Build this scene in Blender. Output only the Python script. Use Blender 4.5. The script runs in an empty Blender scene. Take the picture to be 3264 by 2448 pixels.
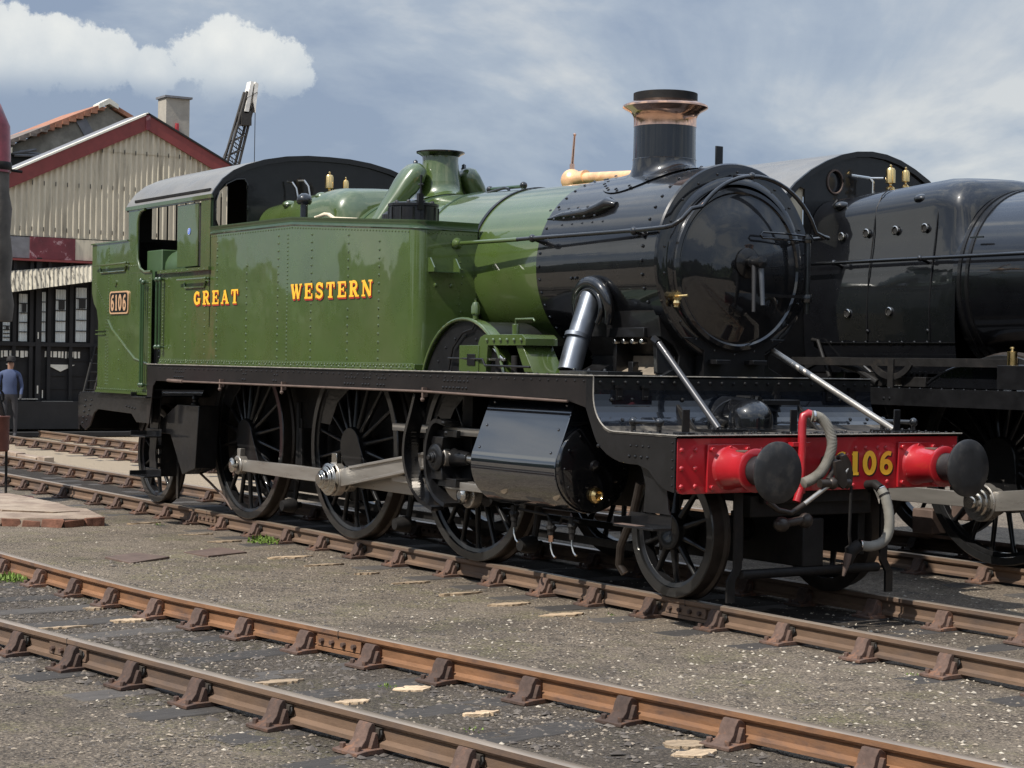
import bpy, bmesh, math, random
from mathutils import Vector, Matrix
PI = math.pi; R = math.radians
rnd = random.Random(7)
SC = bpy.context.scene
COL = SC.collection

# ---------------------------------------------------------------- camera
cd = bpy.data.cameras.new("camera"); cam = bpy.data.objects.new("camera", cd); COL.objects.link(cam)
cd.sensor_width = 36; cd.lens = 36 * 5965.0 / 3264; cd.clip_end = 2000; cd.clip_start = .1
_f = Vector((-0.8380232, 0.54551924, -0.01121983)); _r = Vector((0.5453098, 0.83805666, 0.01726997)); _u = _r.cross(_f)
m = Matrix((( _r.x, _u.x, -_f.x, 10.7339), (_r.y, _u.y, -_f.y, -9.2038), (_r.z, _u.z, -_f.z, 1.6836), (0, 0, 0, 1)))
cam.matrix_world = m; SC.camera = cam

# ---------------------------------------------------------------- world, sun, exposure
SUN_EL = R(52); SUN_AZ = R(-83)           # direction towards the sun in the xy plane
W = bpy.data.worlds.new("World"); SC.world = W; W.use_nodes = True
nt = W.node_tree; N = nt.nodes; L = nt.links; N.clear()
def nd(t, **k):
    n = N.new(t)
    for a, b in k.items(): setattr(n, a, b)
    return n
def math_(op, a, b=None, clamp=False, c=None):
    n = nd("ShaderNodeMath", operation=op, use_clamp=clamp)
    for i, v in enumerate((a, b, c)):
        if v is None: continue
        if isinstance(v, (int, float)): n.inputs[i].default_value = v
        else: L.new(v, n.inputs[i])
    return n.outputs[0]
out = nd("ShaderNodeOutputWorld"); bgA = nd("ShaderNodeBackground"); bgB = nd("ShaderNodeBackground"); mixs = nd("ShaderNodeMixShader")
sky = nd("ShaderNodeTexSky", sky_type='NISHITA', sun_disc=False, sun_elevation=SUN_EL, sun_rotation=PI / 2 - SUN_AZ)
sky.air_density = 1.2; sky.dust_density = .6
L.new(sky.outputs[0], bgA.inputs[0]); bgA.inputs[1].default_value = .085
tc = nd("ShaderNodeTexCoord"); D = tc.outputs['Generated']
sep = nd("ShaderNodeSeparateXYZ"); L.new(D, sep.inputs[0])
def noise(vec, scale, detail, rough, dist=0.):
    n = nd("ShaderNodeTexNoise"); n.inputs['Scale'].default_value = scale; n.inputs['Detail'].default_value = detail
    n.inputs['Roughness'].default_value = rough; n.inputs['Distortion'].default_value = dist; L.new(vec, n.inputs['Vector']); return n.outputs[0]
mp = nd("ShaderNodeMapping"); mp.inputs['Scale'].default_value = (1, 1, 2.2); mp.inputs['Location'].default_value = (.35, .1, .2); L.new(D, mp.inputs[0])
n1 = noise(mp.outputs[0], 4.2, 8, .56, .5)
n2 = noise(mp.outputs[0], 9, 6, .6, .3)
layer = math_('MULTIPLY_ADD', n1, 4.4, c=-1.92)            # soft stratus cover
layer = math_('ADD', layer, math_('MULTIPLY_ADD', n2, .8, c=-.4), True)
cr = nd("ShaderNodeValToRGB"); e = cr.color_ramp.elements
e[0].position = .0; e[0].color = (.26, .325, .445, 1); e[1].position = 1; e[1].color = (.62, .64, .655, 1)
x = cr.color_ramp.elements.new(.5); x.color = (.385, .445, .535, 1)
L.new(layer, cr.inputs[0])
# cumulus heap low in the west
blobs = [((-.9420,.2960,.1500),.026),((-.9396,.3032,.1589),.0173),((-.9377,.3123,.1525),.0186),((-.9313,.3270,.1590),.0136),((-.9282,.3408,.1495),.0148),((-.9225,.3535,.1535),.0105),((-.9165,.3713,.1475),.0115),
         ((-.9069,.3902,.1565),.0120),((-.9004,.4028,.1625),.0130),((-.8930,.4205,.1590),.0148),((-.8890,.4320,.1515),.0124),((-.9007,.4084,.1481),.0148),((-.885,.4385,.147),.009),
         ((-.77,-.60,.25),.09),((-.70,-.68,.22),.07),((-.83,-.50,.23),.06),((-.2,-.93,.3),.1),((-.05,-.95,.27),.08),((.6,-.7,.35),.12),((.75,-.6,.3),.08),((.9,.1,.4),.13),((.93,.25,.33),.09)]
nc = nd("ShaderNodeTexNoise"); nc.inputs['Scale'].default_value = 42; nc.inputs['Detail'].default_value = 9; nc.inputs['Roughness'].default_value = .68; L.new(D, nc.inputs['Vector'])
jit = math_('MULTIPLY_ADD', nc.outputs[0], 2.3, c=-1.15)
acc = None
for c, r in blobs:
    v = nd("ShaderNodeVectorMath", operation='DISTANCE'); L.new(D, v.inputs[0]); v.inputs[1].default_value = c
    d = math_('DIVIDE', v.outputs['Value'], r)
    if acc is None: acc = d
    else: acc = math_('SMOOTH_MIN', acc, d, c=.35)
edge = math_('SUBTRACT', 1.25, math_('ADD', acc, jit))
soft = math_('MULTIPLY', edge, 4.5, True)
base = nd("ShaderNodeMapRange"); L.new(sep.outputs[2], base.inputs[0]); base.inputs[1].default_value = .128; base.inputs[2].default_value = .150; base.interpolation_type = 'SMOOTHSTEP'
cum = math_('MULTIPLY', soft, base.outputs[0], True)
zb0 = nd("ShaderNodeMapRange"); L.new(sep.outputs[2], zb0.inputs[0]); zb0.inputs[1].default_value = .135; zb0.inputs[2].default_value = .168
shade = math_('ADD', math_('MULTIPLY_ADD', edge, .22, c=.0), math_('MULTIPLY', zb0.outputs[0], .6))
cr2 = nd("ShaderNodeValToRGB"); L.new(math_('ADD', shade, math_('MULTIPLY_ADD', n2, .5, c=-.25), True), cr2.inputs[0])
cr2.color_ramp.elements[0].color = (.47, .53, .60, 1); cr2.color_ramp.elements[1].color = (.88, .875, .83, 1)
mx = nd("ShaderNodeMix", data_type='RGBA'); L.new(cum, mx.inputs[0]); L.new(cr.outputs[0], mx.inputs[6]); L.new(cr2.outputs[0], mx.inputs[7])
zen = nd("ShaderNodeMapRange", interpolation_type='SMOOTHSTEP'); L.new(sep.outputs[2], zen.inputs[0])
for i_, v_ in enumerate((.3, .85, 1., 2.7)): zen.inputs[i_ + 1].default_value = v_
L.new(mx.outputs[2], bgB.inputs[0]); L.new(zen.outputs[0], bgB.inputs[1])
mixs.inputs[0].default_value = .88
L.new(bgA.outputs[0], mixs.inputs[1]); L.new(bgB.outputs[0], mixs.inputs[2]); L.new(mixs.outputs[0], out.inputs[0])
sd = bpy.data.lights.new("sun", 'SUN'); sd.energy = 5.0; sd.angle = R(.55); sd.color = (1, .945, .86)
sun = bpy.data.objects.new("sun", sd); COL.objects.link(sun)
sv = Vector((math.cos(SUN_EL) * math.cos(SUN_AZ), math.cos(SUN_EL) * math.sin(SUN_AZ), math.sin(SUN_EL)))
sun.rotation_euler = sv.to_track_quat('Z', 'Y').to_euler(); sun.location = sv * 40
SC.view_settings.view_transform = 'Standard'; SC.view_settings.look = 'None'; SC.view_settings.exposure = 0.12; SC.view_settings.gamma = 1
SC.cycles.max_bounces = 7; SC.cycles.diffuse_bounces = 3; SC.cycles.glossy_bounces = 4; SC.cycles.transmission_bounces = 2
SC.cycles.use_denoising = True; SC.cycles.caustics_reflective = False; SC.cycles.sample_clamp_indirect = 6

# ---------------------------------------------------------------- materials
MAT = {}
def vary(name, lo, hi):
    t = MAT[name].node_tree; b = t.nodes['Principled BSDF']; src = b.inputs['Base Color'].links[0].from_socket; oi = t.nodes.new('ShaderNodeObjectInfo'); mr = t.nodes.new('ShaderNodeMapRange'); mr.inputs[3].default_value = lo; mr.inputs[4].default_value = hi
    h = t.nodes.new('ShaderNodeHueSaturation'); t.links.new(oi.outputs['Random'], mr.inputs[0]); t.links.new(mr.outputs[0], h.inputs['Value']); t.links.new(src, h.inputs['Color']); t.links.new(h.outputs[0], b.inputs['Base Color'])
def mat(name, col, rough=.5, metal=0., coat=0., var=0., vs=6., bump=0., bs=20., col2=None, mask=(.5, .62), ms=3., bd=4, wave=0., spec=.5, emis=None, stretch=None, rvar=0., cior=1.5):
    mt = bpy.data.materials.new(name); mt.use_nodes = True; t = mt.node_tree; b = t.nodes['Principled BSDF']
    b.inputs['Base Color'].default_value = (*col, 1); b.inputs['Roughness'].default_value = rough; b.inputs['Metallic'].default_value = metal
    b.inputs['Coat Weight'].default_value = coat; b.inputs['Coat Roughness'].default_value = .03; b.inputs['Coat IOR'].default_value = cior; b.inputs['Specular IOR Level'].default_value = spec
    co = t.nodes.new("ShaderNodeTexCoord").outputs['Object']
    if stretch:
        q = t.nodes.new("ShaderNodeMapping"); q.inputs['Scale'].default_value = stretch; t.links.new(co, q.inputs[0]); co = q.outputs[0]
    def nz(s, d, r=.6):
        n = t.nodes.new("ShaderNodeTexNoise"); n.inputs['Scale'].default_value = s; n.inputs['Detail'].default_value = d; n.inputs['Roughness'].default_value = r
        t.links.new(co, n.inputs['Vector']); return n.outputs[0]
    colout = None
    if var or col2:
        hs = t.nodes.new("ShaderNodeHueSaturation"); hs.inputs['Color'].default_value = (*col, 1)
        mr = t.nodes.new("ShaderNodeMapRange"); mr.inputs[1].default_value = .3; mr.inputs[2].default_value = .7; mr.inputs[3].default_value = 1 - var; mr.inputs[4].default_value = 1 + var
        t.links.new(nz(vs, 6), mr.inputs[0]); t.links.new(mr.outputs[0], hs.inputs['Value']); colout = hs.outputs[0]
    if col2:
        mr = t.nodes.new("ShaderNodeMapRange"); mr.inputs[1].default_value = mask[0]; mr.inputs[2].default_value = mask[1]
        t.links.new(nz(ms, 7, .65), mr.inputs[0])
        mm = t.nodes.new("ShaderNodeMix"); mm.data_type = 'RGBA'; t.links.new(mr.outputs[0], mm.inputs[0]); t.links.new(colout, mm.inputs[6]); mm.inputs[7].default_value = (*col2, 1); colout = mm.outputs[2]
    if colout: t.links.new(colout, b.inputs['Base Color'])
    if rvar:
        mr = t.nodes.new("ShaderNodeMapRange"); mr.inputs[1].default_value = .35; mr.inputs[2].default_value = .65; mr.inputs[3].default_value = max(0, rough - rvar); mr.inputs[4].default_value = rough + rvar
        t.links.new(nz(5, 6), mr.inputs[0]); t.links.new(mr.outputs[0], b.inputs['Roughness'])
    if bump or wave:
        bp = t.nodes.new("ShaderNodeBump"); bp.inputs['Strength'].default_value = bump or wave; bp.inputs['Distance'].default_value = .02 if bump else .03
        t.links.new(nz(bs, bd), bp.inputs['Height']); t.links.new(bp.outputs[0], b.inputs['Normal'])
        if coat: t.links.new(bp.outputs[0], b.inputs['Coat Normal'])
    MAT[name] = mt; return mt
mat('green_paint', (.056, .089, .020), .3, coat=1, var=.16, vs=1.6, wave=.07, bs=2.2, bd=2, rvar=.06, col2=(.070, .094, .029), mask=(.48, .70), ms=1.3, cior=1.75)
mat('green_dark', (.026, .06, .02), .35, coat=.8, var=.15, wave=.06, bs=3, bd=2, cior=1.7)
mat('gloss_black', (.0045, .0048, .006), .3, coat=1, var=.2, wave=.06, bs=2.0, bd=3, rvar=.06, cior=1.62, spec=.2)
mat('platform_black', (.005, .0065, .010), .25, coat=1, wave=.05, bs=3, bd=2, cior=1.55, spec=.2)
mat('worn_lit_edge', (.24, .22, .19), .6, var=.4, vs=14)  # dusty worn edge, with its sunlit line put into the pale colour
mat('deck', (.035, .032, .029), .6, spec=.3, var=.4, vs=9, col2=(.13, .115, .095), mask=(.5, .66), ms=7)
mat('panel_black', (.006, .008, .012), .2, coat=1, var=.1, wave=.03, bs=2, bd=1, cior=2.5, spec=.2)
mat('satin_black', (.0065, .0064, .007), .5, coat=.55, var=.35, vs=9, bump=.03, bs=30, rvar=.12, cior=1.5, spec=.2)
mat('dirty_black', (.012, .011, .0105), .6, spec=.25, var=.4, vs=7, bump=.15, bs=25, col2=(.032, .025, .019), mask=(.55, .75), ms=5, rvar=.1)
mat('brown_black', (.013, .0105, .010), .45, spec=.25, coat=.4, var=.3, vs=4, bump=.04, bs=30)
mat('tyre_steel', (.045, .036, .030), .45, metal=.5, var=.3, vs=10, rvar=.12)
mat('tyre_black', (.012, .012, .012), .4, coat=.6, var=.3, vs=10)
mat('red_paint', (.36, .012, .018), .35, coat=.8, var=.16, vs=5, wave=.04, bs=6, bd=2)
mat('bright_steel', (.42, .39, .35), .34, metal=.75, var=.12, vs=5, rvar=.08, stretch=(.4, 3, 3))
mat('polished_steel', (.62, .60, .56), .2, metal=1, var=.06, rvar=.06)
mat('rod_grey', (.06, .06, .064), .4, coat=.5, metal=.4)
mat('dust', (.20, .165, .125), .9, var=.3, vs=8)
mat('pipe_steel', (.15, .165, .19), .42, metal=.8, var=.15, vs=5, rvar=.1)
mat('copper', (.96, .60, .44), .16, metal=1, var=.08, vs=6, rvar=.07)
mat('hot_copper', (1., .60, .33), .42, metal=.45, var=.25, vs=9, rvar=.1, col2=(.75, .33, .15), mask=(.60, .75), ms=12)
mat('brass', (.86, .62, .28), .22, metal=1, var=.06, rvar=.05)
mat('roof_grey', (.175, .168, .155), .34, coat=.25, var=.12, vs=3, rvar=.1)
mat('letter_yellow', (.90, .50, .035), .45, coat=.4)
mat('letter_red', (.42, .035, .015), .45)
mat('letter_black', (.01, .01, .01), .45)
mat('plate_brass', (.85, .52, .30), .35, metal=.5)
mat('badge_blue', (.05, .14, .62), .4); mat('badge_white', (.7, .75, .85), .4)
mat('rail_rust', (.220, .107, .050), .82, var=.32, vs=14, bump=.15, bs=60, col2=(.085, .050, .036), mask=(.48, .66), ms=7, stretch=(.35, 1, 1))
mat('rail_dull', (.155, .096, .060), .85, var=.3, vs=12, bump=.15, bs=60, col2=(.085, .058, .044), mask=(.45, .65), ms=6, stretch=(.35, 1, 1))
mat('rail_top', (.36, .29, .225), .36, metal=.55, var=.2, vs=8, rvar=.08, stretch=(.12, 2, 2))
mat('chair_rust', (.085, .052, .039), .85, var=.35, vs=16, bump=.25, bs=50, col2=(.20, .090, .045), mask=(.5, .68), ms=10)
mat('wood_key', (.035, .027, .02), .9, var=.3)
mat('sleeper_wood', (.058, .051, .045), .92, var=.35, vs=12, bump=.5, bs=30, stretch=(3, .5, 3))
mat('pale_wood', (.46, .34, .22), .85, var=.35, vs=9, bump=.5, bs=25, stretch=(3, .6, 3), col2=(.30, .21, .13), mask=(.52, .68), ms=6)
mat('asbestos', (.56, .505, .39), .85, var=.16, vs=2.5, bump=.1, bs=14, col2=(.22, .19, .14), mask=(.52, .72), ms=1.6, stretch=(1, 3, .3))
mat('maroon', (.20, .038, .034), .5, var=.15)
mat('maroon_flake', (.13, .022, .030), .55, var=.3, vs=3, col2=(.34, .20, .21), mask=(.57, .62), ms=5)
mat('slate_grey', (.17, .17, .18), .7, var=.2)
mat('awning_sheet', (.40, .36, .28), .85, var=.3, vs=3, col2=(.09, .08, .065), mask=(.50, .60), ms=5, stretch=(1, 3, .4))
mat('verge_white', (.72, .68, .58), .8, var=.15)
mat('black_board', (.012, .011, .011), .8, var=.4, vs=2.5)
mat('dark_glass', (.02, .022, .026), .12)
mat('sunlit_sheet', (.52, .54, .52), .6, var=.2, vs=3, stretch=(1, 7, .4))  # window pane tone: sunlit sheeting behind the glass put into the colour
mat('old_render', (.24, .22, .18), .95, var=.35, vs=2.5, bump=.4, bs=8, col2=(.33, .31, .26), mask=(.55, .7), ms=2.2)
mat('roof_tile', (.33, .15, .09), .85, var=.3, vs=4, bump=.3, bs=12)
mat('grey_tile', (.17, .14, .12), .9, var=.4, vs=6, bump=.4, bs=12)
mat('concrete', (.37, .335, .28), .9, var=.14, vs=3, bump=.2, bs=20)
mat('slab', (.25, .185, .14), .92, var=.25, vs=4, bump=.4, bs=18, col2=(.36, .29, .22), mask=(.45, .65), ms=2)
mat('brick', (.18, .08, .05), .9, var=.4, vs=9, bump=.5, bs=14)
mat('rubber', (.19, .18, .155), .75, var=.25, vs=9)
mat('leather', (.085, .074, .062), .8, var=.4, vs=3, bump=.4, bs=9)
mat('crane_red', (.24, .04, .055), .35, coat=.5, var=.4, vs=5)
mat('rusty_red', (.14, .05, .035), .75, var=.3)
mat('head_black', (.018, .018, .019), .5, col2=(.055, .048, .040), mask=(.52, .7), ms=8, var=.4, vs=8, rvar=.12)
mat('cloth_blue', (.07, .10, .22), .85, var=.2, vs=8); mat('cloth_dark', (.03, .035, .05), .85); mat('skin', (.45, .25, .18), .5); mat('cap_dark', (.018, .016, .016), .8)
mat('lattice', (.035, .031, .027), .7, var=.3); mat('lattice_white', (.80, .77, .70), .6, var=.3, vs=4)
mat('leaf', (.13, .20, .03), .7, var=.4, vs=20); mat('leaf_dark', (.028, .05, .014), .8, var=.5, vs=.4, col2=(.055, .052, .022), mask=(.45, .7), ms=.15)
mat('interior', (.012, .011, .010), .7); mat('plate_steel', (.115, .078, .062), .7, var=.25, vs=7)
mat('green_inside', (.045, .085, .035), .5, var=.1); mat('pebble_white', (.40, .35, .28), .85, var=.3, vs=40); mat('pebble_tan', (.25, .205, .155), .9, var=.4, vs=40); mat('pebble_grey', (.12, .102, .085), .9, var=.4, vs=40); mat('pebble_dark', (.085, .072, .062), .9, var=.4, vs=3)
mat('pale_cream', (.62, .54, .40), .8)

for n_ in ('chair_rust', 'pale_wood', 'sleeper_wood'): vary(n_, .6, 1.35)
# ---------------------------------------------------------------- mesh helpers
class MB:
    def __init__(s): s.v = []; s.f = []; s.m = []; s.mats = []; s.cur = 0
    def mat(s, name):
        if name not in s.mats: s.mats.append(name)
        s.cur = s.mats.index(name); return s
    def add(s, vs, fs):
        o = len(s.v); s.v += [tuple(v) for v in vs]; s.f += [tuple(i + o for i in f) for f in fs]; s.m += [s.cur] * len(fs); return s
    def box(s, x0, x1, y0, y1, z0, z1):
        x0, x1 = sorted((x0, x1)); y0, y1 = sorted((y0, y1)); z0, z1 = sorted((z0, z1))
        vs = [(x, y, z) for x in (x0, x1) for y in (y0, y1) for z in (z0, z1)]
        return s.add(vs, [(0, 1, 3, 2), (4, 6, 7, 5), (0, 4, 5, 1), (2, 3, 7, 6), (0, 2, 6, 4), (1, 5, 7, 3)])
    def prism(s, poly, a, b, plane='xz'):
        # poly: 2D points; extruded along the missing axis from a to b
        def P(p, t): return (p[0], t, p[1]) if plane == 'xz' else ((t, p[0], p[1]) if plane == 'yz' else (p[0], p[1], t))
        n = len(poly); area = sum(poly[i][0] * poly[(i + 1) % n][1] - poly[(i + 1) % n][0] * poly[i][1] for i in range(n))
        if area < 0: poly = poly[::-1]
        lo, hi = (a, b) if a < b else (b, a)
        if plane == 'xz': lo, hi = hi, lo
        vs = [P(p, lo) for p in poly] + [P(p, hi) for p in poly]
        return s.add(vs, [tuple(range(n))[::-1], tuple(range(n, 2 * n))] + [(i, (i + 1) % n, n + (i + 1) % n, n + i) for i in range(n)])
    def lathe(s, prof, c=(0, 0, 0), axis='z', n=32, a0=0, a1=2 * PI, cap=True):
        # prof: (r, h)
        full = abs(a1 - a0 - 2 * PI) < 1e-6; k = n if full else n + 1; vs = []
        for r, h in prof:
            for i in range(k):
                a = a0 + (a1 - a0) * i / n; p, q = r * math.cos(a), r * math.sin(a)
                vs.append({'z': (c[0] + p, c[1] + q, c[2] + h), 'x': (c[0] + h, c[1] + p, c[2] + q), 'y': (c[0] + q, c[1] + h, c[2] + p)}[axis])
        fs = []
        for j in range(len(prof) - 1):
            for i in range(n):
                i2 = (i + 1) % k
                fs.append((j * k + i, j * k + i2, (j + 1) * k + i2, (j + 1) * k + i))
        if cap and full:
            if prof[0][0] > 1e-6: fs.append(tuple(range(k))[::-1])
            if prof[-1][0] > 1e-6: fs.append(tuple((len(prof) - 1) * k + i for i in range(k)))
        return s.add(vs, fs)
    def cyl(s, p, q, r, r2=None, n=14):
        return s.tube([p, q], [r, r if r2 is None else r2], n)
    def tube(s, pts, r, n=10, cap=True, sy=1.):
        pts = [Vector(p) for p in pts]; rs = r if isinstance(r, (list, tuple)) else [r] * len(pts); vs = []; prev = None
        for i, p in enumerate(pts):
            t = (pts[min(i + 1, len(pts) - 1)] - pts[max(i - 1, 0)]).normalized()
            if prev is None: ref = Vector((0, 0, 1)) if abs(t.z) < .9 else Vector((1, 0, 0)); a = t.cross(ref).normalized()
            else: a = (prev - t * prev.dot(t)).normalized()
            prev = a; b = t.cross(a)
            for j in range(n):
                w = 2 * PI * j / n; vs.append(p + (a * math.cos(w) + b * math.sin(w) * sy) * rs[i])
        fs = [(i * n + j, i * n + (j + 1) % n, (i + 1) * n + (j + 1) % n, (i + 1) * n + j) for i in range(len(pts) - 1) for j in range(n)]
        if cap: fs += [tuple(range(n))[::-1], tuple((len(pts) - 1) * n + j for j in range(n))]
        return s.add(vs, fs)
    def ball(s, c, r, n=12, sz=1.):
        k = max(4, n // 2); return s.lathe([(r * math.sin(PI * i / k), -r * sz * math.cos(PI * i / k)) for i in range(k + 1)], c, 'z', n)
    def rivet(s, p, nrm, r=.011, h=.008):
        nrm = Vector(nrm).normalized(); a = nrm.orthogonal().normalized(); b = nrm.cross(a); p = Vector(p); vs = []
        for rr, hh in ((1, 0), (.72, .7)):
            for j in range(6):
                w = j * PI / 3; vs.append(p + (a * math.cos(w) + b * math.sin(w)) * r * rr + nrm * h * hh)
        vs.append(p + nrm * h)
        return s.add(vs, [(j, (j + 1) % 6, 6 + (j + 1) % 6, 6 + j) for j in range(6)] + [(6 + j, 6 + (j + 1) % 6, 12) for j in range(6)])
    def rivets(s, p, q, n, nrm, r=.011, h=.008, skip=None):
        p = Vector(p); q = Vector(q)
        for i in range(n):
            v = p.lerp(q, i / max(1, n - 1))
            if skip and skip[0] < v.z < skip[1]: continue
            s.rivet(v, nrm, r, h)
        return s
    def build(s, name, parent=None, smooth=35, bevel=0, label=None, loc=(0, 0, 0), fixn=True):
        me = bpy.data.meshes.new(name); me.from_pydata(s.v, [], s.f)
        for n_ in s.mats: me.materials.append(MAT[n_])
        me.polygons.foreach_set('material_index', s.m)
        if fixn:
            bm = bmesh.new(); bm.from_mesh(me); bmesh.ops.recalc_face_normals(bm, faces=bm.faces); bm.to_mesh(me); bm.free()
        if smooth:
            me.polygons.foreach_set('use_smooth', [True] * len(me.polygons)); me.set_sharp_from_angle(angle=R(smooth))
        me.update()
        o = bpy.data.objects.new(name, me); COL.objects.link(o); o.location = loc
        if parent: o.parent = parent
        if bevel:
            b = o.modifiers.new('bevel', 'BEVEL'); b.width = bevel; b.segments = 2; b.limit_method = 'ANGLE'; b.angle_limit = R(40)
        if label: o['label'] = label
        return o
def M1(name): return MB().mat(name)
def tag(o, label=None, cat=None, group=None, kind=None):
    if label: o['label'] = label
    if cat: o['category'] = cat
    if group: o['group'] = group
    if kind: o['kind'] = kind
    return o
def thing(name, label, cat, loc=(0, 0, 0), rz=0, group=None):
    o = bpy.data.objects.new(name, None); COL.objects.link(o); o.location = loc; o.rotation_euler = (0, 0, rz)
    return tag(o, label, cat, group)
def lerp(a, b, t): return a + (b - a) * t
def interp(xs, ys, x):
    if x <= xs[0]: return ys[0] + (ys[1] - ys[0]) / (xs[1] - xs[0]) * (x - xs[0])
    for i in range(len(xs) - 1):
        if x <= xs[i + 1]: return lerp(ys[i], ys[i + 1], (x - xs[i]) / (xs[i + 1] - xs[i]))
    return ys[-1] + (ys[-1] - ys[-2]) / (xs[-1] - xs[-2]) * (x - xs[-1])
def copy_tree(o, parent=None):
    c = o.copy(); COL.objects.link(c); c.parent = parent
    for ch in [k for k in bpy.data.objects if k.parent == o]: copy_tree(ch, c)
    return c
def arc(cx, cy, rx, ry, a0, a1, n):
    return [(cx + rx * math.cos(R(lerp(a0, a1, i / n))), cy + ry * math.sin(R(lerp(a0, a1, i / n)))) for i in range(n + 1)]

# slab-serif lettering drawn as thick strokes in a unit-high box
GL = {
 'G': ([(arc(.40, .5, .27, .41, 48, 322, 16), .19), ([(.64, .44), (.64, .07)], .17), ([(.46, .44), (.80, .44)], .09), ([(.62, .96), (.62, .66)], .08)], .82),
 'R': ([([(.2, 0), (.2, 1)], .2), ([(.02, .05), (.42, .05)], .1), ([(.02, .95), (.42, .95)], .1), ([(.3, .95)] + arc(.42, .73, .22, .22, 90, -90, 8) + [(.3, .5)], .15), ([(.42, .5), (.66, .05)], .19), ([(.56, .05), (.86, .05)], .1)], .86),
 'E': ([([(.2, 0), (.2, 1)], .2), ([(.02, .94), (.72, .94)], .12), ([(.02, .06), (.74, .06)], .12), ([(.2, .5), (.54, .5)], .1), ([(.68, .98), (.68, .68)], .09), ([(.70, .02), (.70, .34)], .09), ([(.52, .64), (.52, .36)], .08)], .78),
 'A': ([([(.14, .05), (.42, .98)], .10), ([(.40, .98), (.70, .05)], .20), ([(.24, .32), (.60, .32)], .09), ([(0, .05), (.28, .05)], .1), ([(.50, .05), (.88, .05)], .1)], .88),
 'T': ([([(.4, 0), (.4, 1)], .2), ([(.04, .94), (.76, .94)], .12), ([(.08, .98), (.08, .66)], .09), ([(.72, .98), (.72, .66)], .09), ([(.2, .05), (.6, .05)], .1)], .80),
 'W': ([([(.12, .96), (.32, .02)], .19), ([(.32, .02), (.52, .92)], .09), ([(.50, .96), (.72, .02)], .19), ([(.72, .02), (.94, .96)], .09), ([(0, .95), (.28, .95)], .1), ([(.4, .95), (.64, .95)], .1), ([(.82, .95), (1.06, .95)], .1)], 1.06),
 'S': ([([(.62, .76)] + arc(.38, .73, .22, .22, 25, 180, 8) + [(.22, .58), (.40, .5), (.58, .40)] + arc(.39, .28, .23, .22, 10, -160, 8), .17), ([(.66, .98), (.66, .66)], .08), ([(.1, .02), (.1, .36)], .08)], .76),
 'N': ([([(.14, .02), (.14, .98)], .09), ([(.14, .98), (.70, .02)], .2), ([(.72, .02), (.72, .98)], .09), ([(0, .05), (.3, .05)], .1), ([(0, .95), (.26, .95)], .1), ([(.56, .95), (.88, .95)], .1)], .88),
 '6': ([(arc(.36, .31, .22, .24, 0, 360, 18), .17), (arc(.52, .50, .38, .42, 190, 100, 8) + [(.60, .88)], .15)], .72),
 '1': ([([(.26, 0), (.26, 1)], .2), ([(.08, .05), (.44, .05)], .1), ([(.12, .84), (.26, .94)], .1)], .50),
 '0': ([(arc(.36, .5, .23, .42, 0, 360, 24), .18)], .72),
}
def glyphs(mb, text, org, U, V, h, width=None, gap=.22, thick=.0015, off=(0, 0, 0), bold=1.):
    U = Vector(U); V = Vector(V); Nn = U.cross(V); org = Vector(org) + Vector(off)
    tot = sum(GL[c][1] for c in text) + gap * (len(text) - 1); sx = (width / tot if width else h); x = 0; idx = 0
    for c in text:
        for pts, w in GL[c][0]:
            w = w * bold; idx += 1
            closed = pts[0] == pts[-1] or (abs(pts[0][0] - pts[-1][0]) < 1e-6 and abs(pts[0][1] - pts[-1][1]) < 1e-6)
            n = len(pts); vs = []
            for i, (px, py) in enumerate(pts):
                if closed: a = pts[(i - 1) % (n - 1)]; b = pts[(i + 1) % (n - 1)]
                else: a = pts[max(i - 1, 0)]; b = pts[min(i + 1, n - 1)]
                dx, dy = b[0] - a[0], b[1] - a[1]; l = math.hypot(dx, dy) or 1; nx, ny = -dy / l * w / 2, dx / l * w / 2
                for sgn in (1, -1):
                    vs.append(org + U * ((x + px + sgn * nx) * sx) + V * ((py + sgn * ny) * h) + Nn * (thick + (idx % 9) * .00012))
            mb.add(vs, [(2 * i, 2 * i + 1, 2 * i + 3, 2 * i + 2) for i in range(n - 1)])
        x += GL[c][1] + gap
    return mb

# ================================================================= THE GROUND
def smooth_noise(x, y):
    return .5 * math.sin(1.7 * x + 2.1 * math.sin(.9 * y)) * math.cos(1.3 * y + .7 * math.sin(1.1 * x)) + .3 * math.sin(4.1 * x + 1.3 * y) * math.sin(3.3 * y - 2 * x)
YT = -.172
def ground():
    mb = M1('ash')
    xs = [-400, -160, -90, -60, -45, -36] + [-32 + i * .5 for i in range(36)] + [-14 + i * .16 for i in range(152)] + [11, 13, 16, 22, 40, 90, 300]
    ys = [-400, -150, -60, -30, -18, -12, -9] + [-7.2 + i * .14 for i in range(90)] + [6, 8, 11, 16, 30, 60, 150, 400]
    ny = len(ys)
    for x in xs:
        for y in ys:
            z = YT + .010 * smooth_noise(x, y) + rnd.uniform(-.005, .005)
            mb.v.append((x, y, z))
    for i in range(len(xs) - 1):
        for j in range(ny - 1):
            a = i * ny + j; mb.f.append((a, a + ny, a + ny + 1, a + 1)); mb.m.append(0)
    tag(mb.build('ground', fixn=False), kind='structure')
g = bpy.data.materials.new('ash'); g.use_nodes = True; MAT['ash'] = g; t = g.node_tree; b = t.nodes['Principled BSDF']; b.inputs['Roughness'].default_value = .93; b.inputs['Specular IOR Level'].default_value = .2
co = t.nodes.new("ShaderNodeTexCoord").outputs['Object']
def gn(kind, **k):
    n = t.nodes.new(kind); t.links.new(co, n.inputs['Vector'])
    for a, v in k.items(): n.inputs[a].default_value = v
    return n
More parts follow.
